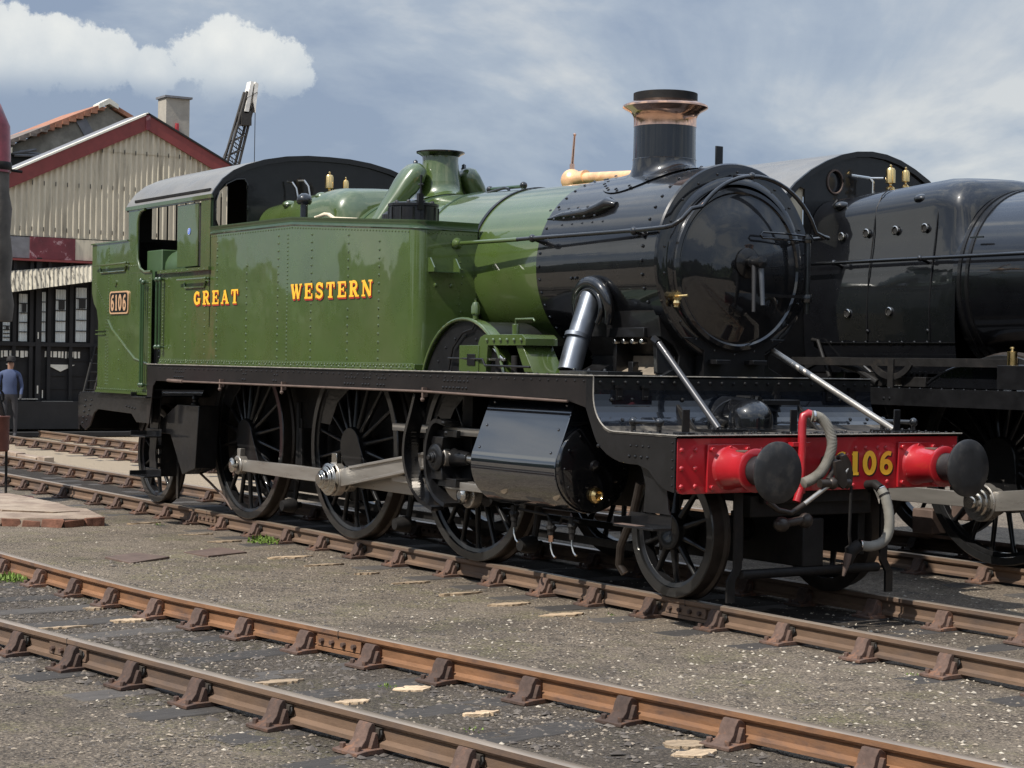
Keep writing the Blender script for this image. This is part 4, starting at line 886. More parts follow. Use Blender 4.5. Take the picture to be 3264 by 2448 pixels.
halfz = lambda y: interp([a for a, _ in ROOF], [b_ for _, b_ in ROOF], abs(y))
outer = [(-1.33, 2.0), (-1.33, 3.33)] + [(-y, z) for y, z in ROOF[::-1][1:]] + [(y, z) for y, z in ROOF[1:-1]] + [(1.33, 3.33), (1.33, 2.0)]
def win(s): return [(s * 1.245, 3.0), (s * 1.285, 3.1), (s * 1.285, 3.30), (s * 1.25, 3.40), (s * 1.17, 3.48), (s * 1.06, 3.535), (s * .97, 3.545), (s * .935, 3.50), (s * .925, 3.02)]
fp = plate_with_holes(M1('green_inside'), outer, [win(-1), win(1)], -7.09, .02)
cabf = fp.build('cab_front', T, 0)
for s in (-1, 1): w = win(s); M1('gloss_black').tube([(-7.065, y, z) for y, z in w + [w[0], w[1]]], .012, 6, cap=False).build('spectacle_frame', cabf, 60)
# dark upper front of the cab
mb = M1('satin_black')
seg = [(y, z - .012) for y, z in [(-1.31, 3.36)] + [(-a, b_) for a, b_ in ROOF[::-1][2:]] + [(a, b_) for a, b_ in ROOF[1:-2]] + [(1.31, 3.36)]]
plate_with_holes(mb, seg + [(1.31, 2.3), (-1.31, 2.3)], [win(-1), win(1)], -7.069, .003).build('cab_front_plate', cabf, 0)
# side sheets
def fillet(mb, cx, cz, r, q, y0, y1):
    a0 = {'tl': 90, 'tr': 0, 'bl': 180, 'br': 270}[q]; s = {'tl': (-1, 1), 'tr': (1, 1), 'bl': (-1, -1), 'br': (1, -1)}[q]
    ar = [(cx + r * math.cos(R(a0 + k * 15)), cz + r * math.sin(R(a0 + k * 15))) for k in range(7)]
    mb.prism(ar + [(cx + s[0] * r, cz + s[1] * r)], y0, y1, 'xz')
for s in (-1, 1):
    y0, y1 = (s * 1.33, s * 1.318); mb = M1('green_paint')
    mb.box(-9.34, -9.05, y0, y1, 2.98, 3.34); mb.box(-9.05, -7.07, y0, y1, 3.31, 3.34)           # rear pillar, top strip
    mb.box(-9.34, -9.05, y0, y1, 2.62, 2.98); mb.box(-9.05, -8.645, y0, y1, 1.31, 2.62); mb.box(-9.34, -9.05, y0, y1, 1.31, 2.62)
    mb.box(-7.33, -7.07, y0, y1, 2.62, 3.31); mb.box(-8.375, -7.07, y0, y1, 1.61, 2.62)
    fillet(mb, -8.90, 3.16, .15, 'tl', y0, y1); fillet(mb, -8.83, 2.84, .22, 'bl', y0, y1)
    fillet(mb, -9.19, 3.13, .15, 'tl', y0 - s * .0, y1) if False else None
    yr = y0 + s * .001
    if s < 0:
        mb.rivets((-9.02, yr, 2.70), (-9.30, yr, 2.70), 5, (0, s, 0), .010, .008).rivets((-8.69, yr, 1.40), (-8.69, yr, 2.55), 22, (0, s, 0), .010, .008).rivets((-8.31, yr, 1.72), (-8.31, yr, 2.55), 24, (0, s, 0), .009, .007)
        for cx, z0, z1 in ((-7.70, 1.72, 2.42), (-7.20, 1.72, 2.42)): mb.rivets((cx, yr, z0), (cx, yr, z1), 11, (0, s, 0), .010, .008)
        mb.rivets((-8.15, yr, 2.44), (-8.15, yr, 2.44), 1, (0, s, 0)).rivets((-8.13, yr, 1.78), (-8.13, yr, 1.78), 1, (0, s, 0))
    cs = mb.build('cab_side', T, 40, bevel=.003)
    yo_ = s * 1.335
    mb = M1('green_paint'); op = [(-8.645, 2.62), (-8.83, 2.62), (-8.97, 2.665), (-9.04, 2.77), (-9.05, 2.9), (-9.05, 3.16), (-9.02, 3.25), (-8.95, 3.30), (-8.85, 3.31)]
    mb.tube([(x, yo_, z) for x, z in op], .016, 8); mb.box(-8.40, -7.05, s * 1.325, s * 1.365, 2.585, 2.62)
    mb.rivets((-8.3, s * 1.366, 2.60), (-7.15, s * 1.366, 2.60), 9, (0, s, 0), .008, .006)
    mb.build('opening_beading', cs, 60)
    # sliding shutter
    mb = M1('green_paint').box(-7.98, -7.44, s * 1.30, s * 1.316, 2.64, 3.30)
    sh = mb.build('sliding_shutter', cs, bevel=.004)
    if s < 0:
        mb = M1('badge_blue').lathe([(0, -.004), (.036, -.004), (.036, 0)], (-7.66, -1.317, 3.01), 'y', 24); mb.mat('badge_white').lathe([(.030, -.0055), (.034, -.0055)], (-7.66, -1.317, 3.01), 'y', 24, cap=False)
        for zz in (-.008, .004, .014): mb.box(-7.675, -7.645, -1.3235, -1.3225, 3.008 + zz, 3.013 + zz)
        mb.build('route_badge', sh)
    M1('interior').box(-7.44, -7.33, s * 1.29, s * 1.30, 2.64, 3.30).build('shutter_slot', cs)
# seen through the opening: green locker, floor and the bunker back
mb = M1('green_inside').box(-8.98, -8.55, -1.25, -.75, 1.7, 2.86); mb.lathe([(.20, -8.55), (.20, -8.0)], (0, -1.02, 2.66), 'x', 20).build('cab_locker', T, bevel=.01)
mb = M1('interior').box(-9.32, -7.1, -1.28, 1.28, 1.50, 1.62).box(-7.6, -7.12, -.85, .85, 1.62, 2.9).build('cab_floor', T)
bk = plate_with_holes(M1('interior'), [(-1.31, 1.5), (-1.31, 3.33)] + [(-y, z - .02) for y, z in ROOF[::-1][1:]] + [(y, z - .02) for y, z in ROOF[1:-1]] + [(1.31, 3.33), (1.31, 1.5)], [[(-1.05, 3.02), (-1.05, 3.42), (-.8, 3.58), (-.12, 3.68), (-.12, 3.02)], [(1.05, 3.02), (1.05, 3.42), (.8, 3.58), (.12, 3.68), (.12, 3.02)]], -9.36, .02)
for s in (-1, 1):
    for q in range(8 if s < 0 else 0): bk.cyl((-9.35, s * (.2 + q * .11), 3.02), (-9.35, s * (.2 + q * .11), 3.55), .010, n=6)
bk.build('cab_back', T, 0)
# door opening recess
M1('gloss_black').box(-8.645, -8.375, -1.29, -1.27, 1.57, 2.62).rivets((-8.50, -1.29, 1.62), (-8.50, -1.29, 2.58), 16, (0, -1, 0), .015, .012).build('doorway', T)
# bunker
mb = M1('green_paint'); poly = [(-9.34, 1.31), (-9.34, 2.985), (-10.47, 2.985), (-10.47, 2.42), (-10.40, 2.30), (-10.30, 2.22), (-10.25, 2.08), (-10.25, 1.31)]
mb.prism(poly, -1.33, 1.33, 'xz')
mb.mat('dirty_black').box(-10.42, -9.39, -1.28, 1.28, 2.988, 3.0)
mb.mat('green_paint').box(-10.48, -9.34, -1.345, -1.325, 2.985, 3.0)
mb.rivets((-9.93, -1.331, 1.36), (-9.93, -1.331, 2.93), 44, (0, -1, 0), .009, .008).rivets((-9.99, -1.331, 1.36), (-9.99, -1.331, 2.1), 20, (0, -1, 0), .009, .008)
mb.rivets((-9.58, -1.331, 1.42), (-9.58, -1.331, 1.98), 6, (0, -1, 0), .011, .009).rivets((-10.44, -1.331, 2.60), (-9.95, -1.331, 2.2), 16, (0, -1, 0), .009, .008)
mb.tube([(-9.93, -1.333, 2.10), (-9.78, -1.333, 1.98), (-9.1, -1.333, 1.66), (-8.68, -1.333, 1.60)], .010, 6)
mb.cyl((-9.70, -1.33, 2.52), (-9.70, -1.345, 2.52), .035, n=14).box(-10.3, -10.0, -1.345, -1.33, 1.93, 1.945).box(-10.3, -10.0, -1.345, -1.33, 1.975, 1.985)
bkr = mb.build('bunker', T, 40)
mb = M1('green_paint').box(-10.27, -8.66, -1.352, -1.325, 1.262, 1.285).box(-10.26, -8.66, -1.341, -1.325, 1.285, 1.325).rivets((-10.2, -1.343, 1.305), (-8.7, -1.343, 1.305), 26, (0, -1, 0), .010, .009).build('bunker_angle', bkr)
for a, b_, z in ((-10.30, -9.29, 2.735), (-7.83, -7.08, 2.50)):
    mb = M1('green_paint').cyl((a, -1.375, z), (b_, -1.375, z), .011, n=8); mb.tube([(a + .12, -1.34, z - .03), (a + .13, -1.34, z - .085), (b_ - .12, -1.34, z - .085), (b_ - .08, -1.34, z - .02)], .010, 6).ball((b_ - .02, -1.375, z), .02, 8).ball((b_ - .02, -1.345, z), .016, 8)
    mb.build('grab_rail', T)
# number plate
mb = M1('plate_brass'); px0, px1, pz0, pz1 = -9.86, -9.285, 2.165, 2.425
rr = .045; rp = [(px0 + rr - rr * math.sin(R(a)), pz0 + rr - rr * math.cos(R(a))) for a in range(0, 91, 30)] + [(px0 + rr - rr * math.cos(R(a)), pz1 - rr + rr * math.sin(R(a))) for a in range(0, 91, 30)] + [(px1 - rr + rr * math.sin(R(a)), pz1 - rr + rr * math.cos(R(a))) for a in range(0, 91, 30)] + [(px1 - rr + rr * math.cos(R(a)), pz0 + rr - rr * math.sin(R(a))) for a in range(0, 91, 30)]
mb.prism(rp, -1.345, -1.332, 'xz'); cxm, czm = (px0 + px1) / 2, (pz0 + pz1) / 2
mb.mat('satin_black').prism([(cxm + (x - cxm) * .93, czm + (z - czm) * .86) for x, z in rp], -1.3465, -1.340, 'xz')
npl = mb.build('number_plate', T)
glyphs(M1('plate_brass'), '6106', (-9.81, -1.3465, 2.205), (1, 0, 0), (0, 0, 1), .18, .475, .16, .003, (0, 0, 0), 1.25).build('plate_numerals', npl, 0, fixn=False)
# door handrails
for hx, z0, z1 in ((-8.80, 1.37, 2.52), (-8.74, 1.37, 2.50), (-8.36, 1.79, 2.52), (-8.27, 1.79, 2.52)):
    mb = M1('green_dark').cyl((hx, -1.385, z0), (hx, -1.385, z1), .014, n=8)
    for zz in (z0, z1): mb.ball((hx, -1.385, zz), .028, 10); mb.cyl((hx, -1.385, zz), (hx, -1.33, zz), .012, n=6)
    mb.build('door_handrail', T)
# ------------------------------------------------ footplate, valance, drop platform
arcp = [(-.24 + .26 - .26 * math.cos(R(a)), 1.21 + .26 - .26 * math.sin(R(a))) for a in range(0, 91, 10)]
top = [(-8.67, 1.602), (-.24, 1.602), (-.24, 1.50)] + arcp + [(.745, 1.21)]
mb = M1('satin_black'); mb.box(-8.67, -.24, -1.36, 1.36, 1.588, 1.602); mb.box(-10.9, -8.67, -1.3, 1.3, 1.24, 1.255)
mb.mat('panel_black')
for i in range(1, len(top) - 1):
    (xa, za), (xb, zb_) = top[i], top[i + 1]
    mb.mat('deck' if i >= 9 else 'platform_black' if i > 1 else 'satin_black')
    mb.add([(xa, -1.36, za), (xb, -1.36, zb_), (xb, 1.36, zb_), (xa, 1.36, za), (xa - .012, -1.36, za - .012), (xb - .012, -1.36, zb_ - .014), (xb - .012, 1.36, zb_ - .014), (xa - .012, 1.36, za - .012)], [(0, 1, 2, 3), (7, 6, 5, 4), (0, 4, 5, 1), (2, 6, 7, 3)])
mb.mat('satin_black').rivets((-8.6, -1.34, 1.603), (-.3, -1.34, 1.603), 60, (0, 0, 1), .016, .014)
mb.rivets((-.238, -1.3, 1.555), (-.238, 1.3, 1.555), 24, (1, 0, 0), .015, .013)
mb.rivets((.70, -1.32, 1.211), (.70, 1.32, 1.211), 34, (0, 0, 1), .015, .016).rivets((.12, -1.32, 1.22), (.66, -1.32, 1.211), 7, (0, 0, 1), .013, .013)
for k in range(40): mb.rivet((rnd.uniform(.45, .66), rnd.uniform(-1.25, 1.25), 1.211), (0, 0, 1), .012, .016)
for yy in (-1.20, -1.02, 1.02, 1.2, -.55): mb.rivet((-.232, yy, 1.43), (1, 0, 0), .017, .016); mb.rivet((-.14, yy + .03, 1.285), (1, 0, .6), .017, .016)
for pth_ in ([(x, -1.360, z + .001) for x, z in top], [(.746, y, 1.211) for y in (-1.36, 1.36)], [(-.240, y, 1.603) for y in (-1.36, 1.36)]): mb.mat('worn_lit_edge').tube(pth_, .0055, 6)
mb.build('footplate', T, 40)
mb = M1('brown_black')
low = [(-8.42, 1.425), (-.62, 1.425), (-.44, 1.415), (-.34, 1.37), (-.27, 1.28)]
la = [(-.24 + .01, 1.20), (-.17, 1.12), (-.07, 1.05), (.08, 1.0), (.30, .99), (.42, .96), (.52, .88), (.62, .835), (.71, .82)]
mb.mat('brown_black').prism([(-8.67, 1.585), (-8.67, .95), (-8.60, .95), (-8.50, 1.36), (-8.42, 1.425), (-.62, 1.425), (-.34, 1.37), (-.34, 1.585)], -1.355, -1.34, 'xz')
mb.mat('satin_black')
upper = [(-.25, 1.585), (-.245, 1.50)] + [(x - .005, z - .015) for x, z in arcp] + [(.717, 1.195)]
lower = [(-.34, 1.585), (-.34, 1.37), (-.30, 1.30)] + [(-.245, 1.20), (-.20, 1.13), (-.15, 1.09), (-.07, 1.045), (.0, 1.02), (.08, 1.0), (.20, .99)]
full = upper + [(.717, .82), (.62, .835), (.52, .88), (.42, .96), (.30, .99)] + lower[::-1]
mb.prism(full, -1.356, -1.342, 'xz'); mb.prism(full, 1.342, 1.356, 'xz'); mb.prism([(-8.67, 1.585), (-8.67, 1.425), (-.34, 1.425), (-.34, 1.585)], 1.34, 1.355, 'xz')
for grp in ((-7.9, 5), (-6.2, 2), (-5.5, 2), (-4.05, 4), (-3.72, 3), (-3.45, 3), (-2.35, 5), (-2.10, 3)):
    for k in range(grp[1]): mb.rivet((grp[0] + k * .055, -1.356, 1.475), (0, -1, 0), .013, .012); mb.rivet((grp[0] + k * .055 + .02, -1.356, 1.53), (0, -1, 0), .011, .010)
for k in range(70): mb.rivet((-8.3 + k * .115, -1.356, 1.562), (0, -1, 0), .010, .008)
for k in range(4): mb.rivet((.20 + k * .07, -1.357, 1.045), (0, -1, 0), .013, .012); mb.rivet((.215 + k * .07, -1.357, 1.12), (0, -1, 0), .010, .009)
mb.rivets((.69, -1.357, .87), (.69, -1.357, 1.16), 6, (0, -1, 0), .009, .008); mb.rivet((-.17, -1.357, 1.10), (0, -1, 0), .016, .014)
mb.build('valance', T, 30, bevel=.002)
mb = M1('bright_steel').mat('plate_steel').tube([(-8.0, -1.39, 1.435), (-7.6, -1.39, 1.43)], .018, 8).tube([(-7.6, -1.39, 1.43), (-2.64, -1.39, 1.437), (-.55, -1.37, 1.41)], .010, 8)
for hx in (-6.66, -5.25, -2.62): mb.box(hx - .012, hx + .012, -1.395, -1.35, 1.39, 1.47).ball((hx, -1.39, 1.37), .02, 8)
mb.build('brake_rod', T)
mb = M1('satin_black')     # bunker frame and rear step hanger
poly = [(-10.92, 1.24), (-10.90, .86), (-10.72, .80), (-10.56, .86), (-10.42, 1.02), (-10.30, 1.06), (-9.25, 1.04), (-9.1, .95), (-8.67, .95), (-8.67, 1.24)]
mb.prism(poly, -1.30, -1.28, 'xz'); mb.prism(poly, 1.28, 1.30, 'xz'); mb.box(-10.95, -10.9, -1.3, 1.3, .8, 1.22)
mb.rivets((-10.80, -1.301, .88), (-10.70, -1.301, 1.15), 5, (0, -1, 0), .017, .015).rivets((-10.66, -1.301, .92), (-10.5, -1.301, 1.16), 5, (0, -1, 0), .015, .014).rivets((-9.4, -1.301, 1.12), (-9.15, -1.301, 1.10), 4, (0, -1, 0), .014, .012)
mb.build('rear_valance', T, bevel=.003)
mb = M1('satin_black')
for (z0) in (1.23, .80, .36): mb.box(-8.98, -8.55, -1.42, -1.22, z0, z0 + .016); mb.box(-8.98, -8.55, -1.23, -1.22, z0, z0 + .09); mb.box(-8.98, -8.965, -1.42, -1.22, z0, z0 + .06)
mb.prism([(-8.92, .36), (-8.92, 1.25), (-8.62, 1.25), (-8.68, .95), (-8.76, .62), (-8.70, .36)], -1.21, -1.195, 'xz'); mb.prism([(-8.66, .12), (-8.66, .9), (-8.60, .9), (-8.60, .12)], -1.0, -.98, 'xz')
mb.build('cab_step', T, bevel=.003)
# trailing wheel spring and axlebox
mb = M1('dirty_black').box(-9.05, -8.85, -1.1, -.9, .35, .95); mb.mat('bright_steel').mat('plate_steel').box(-9.0, -8.96, -1.14, -1.1, .40, .74); mb.mat('polished_steel').cyl((-8.86, -1.13, .42), (-8.86, -1.13, .70), .022, n=8).mat('dirty_black')
for k in range(3): mb.cyl((-8.86, -1.13, .46 + k * .1), (-8.86, -1.13, .50 + k * .1), .045, n=10)
mb.build('trailing_spring', T, bevel=.004)
mb = M1('satin_black').prism([(-8.75, .98), (-8.28, 1.17), (-7.70, 1.17), (-7.78, .50), (-8.12, .42), (-8.46, .84), (-8.75, .84)], -1.16, -.92, 'xz'); mb.lathe([(.05, 0), (.05, .02), (.03, .03), (.03, .06), (.04, .065), (.03, .10), (0, .11)], (-8.05, -1.05, 1.17), 'z', 12)
mb.lathe([(.09, 0), (.09, .012), (0, .02)], (-8.50, -1.04, 1.085), 'z', 14).build('sandbox', T, bevel=.006)
mb = M1('plate_steel').tube([(-8.1, -.98, .45), (-7.95, -.9, .33), (-7.75, -.84, .20), (-7.60, -.80, .07)], .014, 8).build('sand_pipe', T)
for hx in (-6.05, -3.78, -1.75):
    mb = M1('dirty_black').tube([(hx, -.80, 1.25), (hx + .06, -.82, .9), (hx + .02, -.82, .45), (hx, -.84, .25)], [.03, .035, .03, .025], 8); mb.lathe([(.05, -.12), (.07, -.05), (.07, .02), (.03, .06), (.03, .09)], (hx, -.86, .23), 'y', 14)
    mb.box(hx + .02, hx + .12, -.84, -.72, .6, 1.0); mb.tube([(hx + .18, -.86, 1.1), (hx + .2, -.86, .55)], .016, 6).build('brake_hanger', T)
M1('dirty_black').box(-8.0, -.6, -.5, -.46, .24, .30).box(-8.0, -.6, .46, .5, .24, .30).build('brake_pull_rod', T)
# splasher and green lubricator gear on the footplate
XS = -2.15
mb = M1('green_paint'); ap = [(XS + .66 * math.cos(R(a)), 1.375 + .66 * math.sin(R(a))) for a in range(20, 161, 7)]
vs = [(x, -1.30, z) for x, z in ap] + [(x, -1.19, z) for x, z in ap]; k = len(ap); mb.add(vs, [(i, i + 1, k + i + 1, k + i) for i in range(k - 1)])
mb.tube([(x, -1.30, z) for x, z in ap], .014, 8); mb.mat('satin_black').prism([(XS + .64 * math.cos(R(a)), 1.375 + .64 * math.sin(R(a))) for a in range(20, 161, 7)], -1.275, -.75, 'xz')
for a in range(35, 160, 18): mb.rivet((XS + .52 * math.cos(R(a)), -1.277, 1.375 + .52 * math.sin(R(a))), (0, -1, 0), .013, .010)
mb.tube([(-1.98, -1.29, 2.0), (-2.0, -1.30, 1.95), (-2.15, -1.30, 1.92), (-2.3, -1.30, 1.80), (-2.36, -1.30, 1.62)], .009, 6)
mb.build('splasher', T, 40)
mb = M1('green_paint').lathe([(.022, 0), (.022, .03), (.036, .045), (.036, .10), (.022, .135), (.010, .14), (.010, .165), (.02, .168), (0, .17)], (-2.04, -1.25, 2.03), 'z', 14).build('oil_cup', T)
mb = M1('green_paint').box(-2.15, -1.86, -1.33, -1.0, 1.605, 1.82)
mb.prism([(-1.88, 1.605), (-1.88, 1.84), (-1.85, 1.885), (-1.79, 1.905), (-1.25, 1.905), (-1.20, 1.875), (-1.20, 1.82), (-1.74, 1.82), (-1.76, 1.605)], -1.32, -1.02, 'xz')
mb.prism([(-1.36, 1.82), (-1.27, 1.82), (-1.11, 1.605), (-1.23, 1.605)], -1.3, -1.02, 'xz')
mb.rivets((-1.74, -1.33, 1.862), (-1.25, -1.33, 1.862), 6, (0, -1, 0), .016, .012).mat('satin_black').box(-2.02, -1.90, -1.338, -1.33, 1.66, 1.75)
mb.mat('green_paint').cyl((-1.60, -1.15, 1.90), (-1.60, -1.15, 1.99), .028, n=10).tube([(-1.60, -1.15, 1.97), (-1.60, -1.15, 2.03), (-1.35, -1.15, 2.03), (-1.33, -1.15, 2.01)], .009, 6)
mb.mat('dirty_black').cyl((-1.60, -1.28, 1.61), (-1.60, -1.28, 1.72), .045, n=12).cyl((-1.40, -1.28, 1.61), (-1.40, -1.28, 1.74), .03, n=12); mb.mat('polished_steel').cyl((-1.72, -1.28, 1.80), (-1.52, -1.30, 1.70), .013, n=6).box(-1.75, -1.5, -1.31, -1.29, 1.70, 1.72)
mb.mat('satin_black').tube([(-2.35, -1.31, 1.715), (-1.78, -1.34, 1.71), (-1.74, -1.34, 1.66), (-1.1, -1.34, 1.655)], .010, 6)
mb.build('lubricator', T, bevel=.005)
# ------------------------------------------------ front end
mb = M1('red_paint'); rb = .05
beam = [(-1.338, 1.19), (-1.338, .81 + rb)] + [(-1.338 + rb - rb * math.cos(R(a)), .81 + rb - rb * math.sin(R(a))) for a in (30, 60, 90)] + [(1.338 - rb + rb * math.sin(R(a)), .81 + rb - rb * math.cos(R(a))) for a in (0, 30, 60, 90)] + [(1.338, 1.19)]
mb.prism(beam, .695, .720, 'yz')
for s in (-1, 1):
    for yy in (1.30, 1.18):
        for zz in (1.11, .985, .86): mb.rivet((.72, s * yy, zz), (1, 0, 0), .021, .016)
    for yy, zz in ((.60, 1.11), (.52, 1.11), (.40, 1.11), (.30, 1.11), (.62, .86), (.45, .84), (.28, .84), (.22, 1.06)): mb.rivet((.72, s * yy, zz), (1, 0, 0), .020, .015)
bm_ = mb.build('buffer_beam', T, 40, bevel=.002)
for off, mn, th in (((0, .012, -.010), 'letter_black', .0022), ((0, 0, 0), 'letter_yellow', .0038)): 
    if off[1]: g1 = M1(mn)
    else: g1.mat(mn)
    glyphs(g1, '6106', (.7205, .075, .915), (0, 1, 0), (0, 0, 1), .170, .60, .12, th, off, 1.25)
g1.build('beam_numerals', bm_, 0, fixn=False)
for s in (-1, 1): buffer(T, .7205, s * .90, .983)
# vacuum stand pipe and hose
mb = M1('red_paint').tube([(.80, -.29, .80), (.80, -.29, 1.30), (.80, -.28, 1.345), (.81, -.245, 1.365), (.83, -.21, 1.350)], .030, 14).box(.72, .80, -.37, -.21, 1.13, 1.16).tube([(.80, -.29, .84), (.80, -.33, .74)], .03, 12)
vp = mb.build('vacuum_pipe', T, 50, bevel=.002)
hp = spline([(.83, -.235, 1.345), (.86, -.18, 1.335), (.90, -.14, 1.27), (.93, -.125, 1.16), (.93, -.155, 1.05), (.93, -.22, .96), (.92, -.29, .91), (.91, -.37, .88)], 8)
hp2 = spline([(p_[0], p_[1], p_[2]) for p_ in hp], 3); mb = M1('rubber').tube(hp2, [.034 + .0045 * (k % 2) for k in range(len(hp2))], 16); mb.mat('polished_steel').tube([hp[2], hp[4]], .042, 14).build('vacuum_hose', vp, 60)
# draw hook, screw coupling and lower hose
mb = M1('plate_steel').mat('bright_steel').cyl((1.0, -.02, .99), (1.0, -.26, .81), .023, n=10)
mb = M1('tyre_steel'); HK = len(mb.v); mb.tube([(.72, 0, 1.02), (.84, 0, 1.02), (.90, 0, 1.06), (.94, 0, 1.02), (.93, 0, .97)], [.04, .04, .03, .03, .02], 10)
mb.tube([(.90, -.06, 1.03), (.94, -.12, .97), (.98, -.20, .90)], .022, 10).tube([(.90, .05, 1.03), (.95, -.02, .96), (.99, -.1, .90)], .022, 10)
mb.ball((.99, -.17, .88), .045, 12).lathe([(.03, -.14), (.03, .14)], (.99, -.15, .88), 'y', 10); mb.mat('bright_steel').tube([(.99, -.18, .88), (.98, -.42, .74)], .017, 10).tube([(1.0, -.10, .90), (.98, -.02, .98)], .012, 8)
mb.mat('tyre_steel').prism([(-.18, 1.03), (-.12, 1.045), (-.08, .98), (-.06, .88), (-.09, .84), (-.14, .87), (-.17, .95)], 1.0, 1.025, 'yz').prism([(-.085, 1.07), (-.045, 1.08), (.0, 1.03), (.025, .95), (.02, .87), (-.02, .835), (-.05, .85), (-.055, .95)], .97, .99, 'yz')
mb.tube([(.98, -.42, .74), (.96, -.52, .68), (.94, -.62, .70), (.92, -.70, .76)], .02, 8).ball((.93, -.58, .60), .06, 12, .9).ball((.93, -.36, .62), .055, 12)
mb.tube([(.93, -.60, .60), (.93, -.34, .63)], .03, 8).build('screw_coupling', T, 50)
hp = spline([(.86, .42, .82), (.90, .43, .76), (.93, .44, .64), (.93, .44, .52), (.91, .40, .44), (.88, .31, .41), (.86, .22, .42)], 7)
mb = M1('rubber').tube(hp, [.036 + .002 * (k % 2) for k in range(len(hp))], 14); mb.mat('polished_steel').tube([hp[0], hp[1]], .04, 12).tube([hp[-2], hp[-1]], .042, 12).mat('dirty_black').tube([hp[5], hp[6]], .041, 12)
mb.tube([(.72, .42, .84), (.80, .42, .85), (.86, .42, .82)], .035, 10).tube([hp[-1], (.84, .16, .38), (.83, .15, .28)], [.045, .05, .02], 10).tube([(.84, .15, .85), (.84, .14, .5), (.84, .16, .38)], .012, 6); mb.mat('plate_steel').tube([(.84, .14, .36), (.83, .10, .20)], [.035, .01], 8)
mb.build('steam_heating_hose', T, 50)
# stay rods, lamp irons, snifting dome, grab handles
for q, (pa, pb, mn) in enumerate((((-.42, -.635, 1.85), (.218, -.569, 1.235), 'rod_grey'), ((-.38, .445, 1.815), (.509, .877, 1.235), 'bright_steel'))):
    M1(mn).tube([pa, pb], .025, 14).mat('satin_black').tube([Vector(pa) + Vector((-.08, .02, .03)), pa], [.035, .03], 8).box(pb[0] - .10, pb[0] + .10, pb[1] - .14, pb[1] + .16, 1.212, 1.232).rivets((pb[0] + .05, pb[1] - .1, 1.233), (pb[0] + .05, pb[1] + .12, 1.233), 4, (0, 0, 1), .014, .014).build('stay_rod', T)
for yy in (-1.18, -.20, .82):
    M1('satin_black').box(.60, .612, yy - .032, yy + .032, 1.214, 1.385).box(.56, .66, yy - .075, yy + .04, 1.212, 1.228).build('lamp_iron', T, bevel=.003)
mb = M1('gloss_black').lathe([(.20, 0), (.20, .015), (.165, .018), (.165, .09)] + [(.165 * math.cos(R(a)), .09 + .145 * math.sin(R(a))) for a in range(10, 91, 10)], (.10, -.17, 1.214), 'z', 40); mb.tube([(-.2, -.17, 1.33), (.08, -.17, 1.32)], .135, 24)
mb.cyl((.06, -.12, 1.44), (.06, -.12, 1.475), .018, n=8).build('snifting_dome', T, 50)
mb = M1('satin_black').tube([(-.05 + .02 * math.cos(R(a)), -.17 + .26 * math.cos(R(a)), 1.225 + .22 * math.sin(R(a))) for a in range(60, 181, 12)], .008, 6).build('dome_lip', T)
for (xa, ya), (xb_, yb_) in (((.14, -1.28), (.36, -1.22)), ((.22, 1.05), (.46, 1.14))):
    mb = M1('gloss_black').cyl((xa, ya, 1.285), (xb_, yb_, 1.285), .017, n=10)
    for px_, py_ in ((xa, ya), (xb_, yb_)): mb.ball((px_, py_, 1.285), .034, 12).cyl((px_, py_, 1.21), (px_, py_, 1.27), .018, n=8)
    mb.build('step_handle', T)
for ya, yb in ((-1.20, -.84), (.84, 1.20)):
    mb = M1('interior').prism([(-.241, 1.385), (-.241, 1.30), (-.20, 1.29), (-.225, 1.385)], ya + .02, yb - .02, 'xz').mat('platform_black').box(-.243, -.228, ya, yb, 1.39, 1.50)  # dark flush block: the shade inside an open recess put into its colour
    mb.mat('satin_black')
    for yy in (ya + .06, yb - .06): mb.box(-.236, -.218, yy - .028, yy + .028, 1.43, 1.52).box(-.236, -.200, yy - .034, yy + .034, 1.515, 1.535).rivets((-.217, yy - .01, 1.45), (-.217, yy + .01, 1.45), 2, (1, 0, 0), .008, .007)
    mb.build('inspection_door', T)
M1('satin_black').tube([(-.2, -.05, 1.44), (.0, .0, 1.44)], .03, 10).build('lever_shaft', T); M1('satin_black').box(-.2, -.02, .05, .42, 1.40, 1.44).build('lever_guide', T, bevel=.004)
# guard irons, cross tube and front step
for s in (-1, 1):
    mb = M1('dirty_black' if s < 0 else 'satin_black'); pth = [(.42, .80), (.62, .60), (.62, .28), (.66, .22), (.72, .20), (.72, .03)]; yc = s * .70
    q = [(yc, .82), (yc + s * .00, .60), (yc, .27), (yc - .06 * (1 if s < 0 else -1), .18), (yc - .06 * (1 if s < 0 else -1), .03)]
    for i in range(len(q) - 1):
        (ya, za), (yb, zb_) = q[i], q[i + 1]; mb.add([(.60, ya - .035, za), (.60, ya + .035, za), (.60, yb + .035, zb_), (.60, yb - .035, zb_), (.62, ya - .035, za), (.62, ya + .035, za), (.62, yb + .035, zb_), (.62, yb - .035, zb_)], [(0, 1, 2, 3), (7, 6, 5, 4), (0, 4, 5, 1), (1, 5, 6, 2), (2, 6, 7, 3), (3, 7, 4, 0)])
    mb.build('guard_iron', T, 30)
M1('dirty_black').cyl((.60, -.66, .22), (.60, .66, .22), .035, n=12).box(-.2, .62, -.10, .10, .25, .6).box(.4, .6, -.58, .58, .62, .78).box(-.4, .5, -.62, -.55, .30, .62).box(-.4, .5, .55, .62, .30, .62).build('pony_truck', T, bevel=.01)
mb = M1('satin_black').prism([(.22, 1.03), (.54, 1.03), (.56, .85), (.58, .70), (.60, .66), (.30, .66), (.32, .85), (.28, .95)], -1.30, -1.285, 'xz')
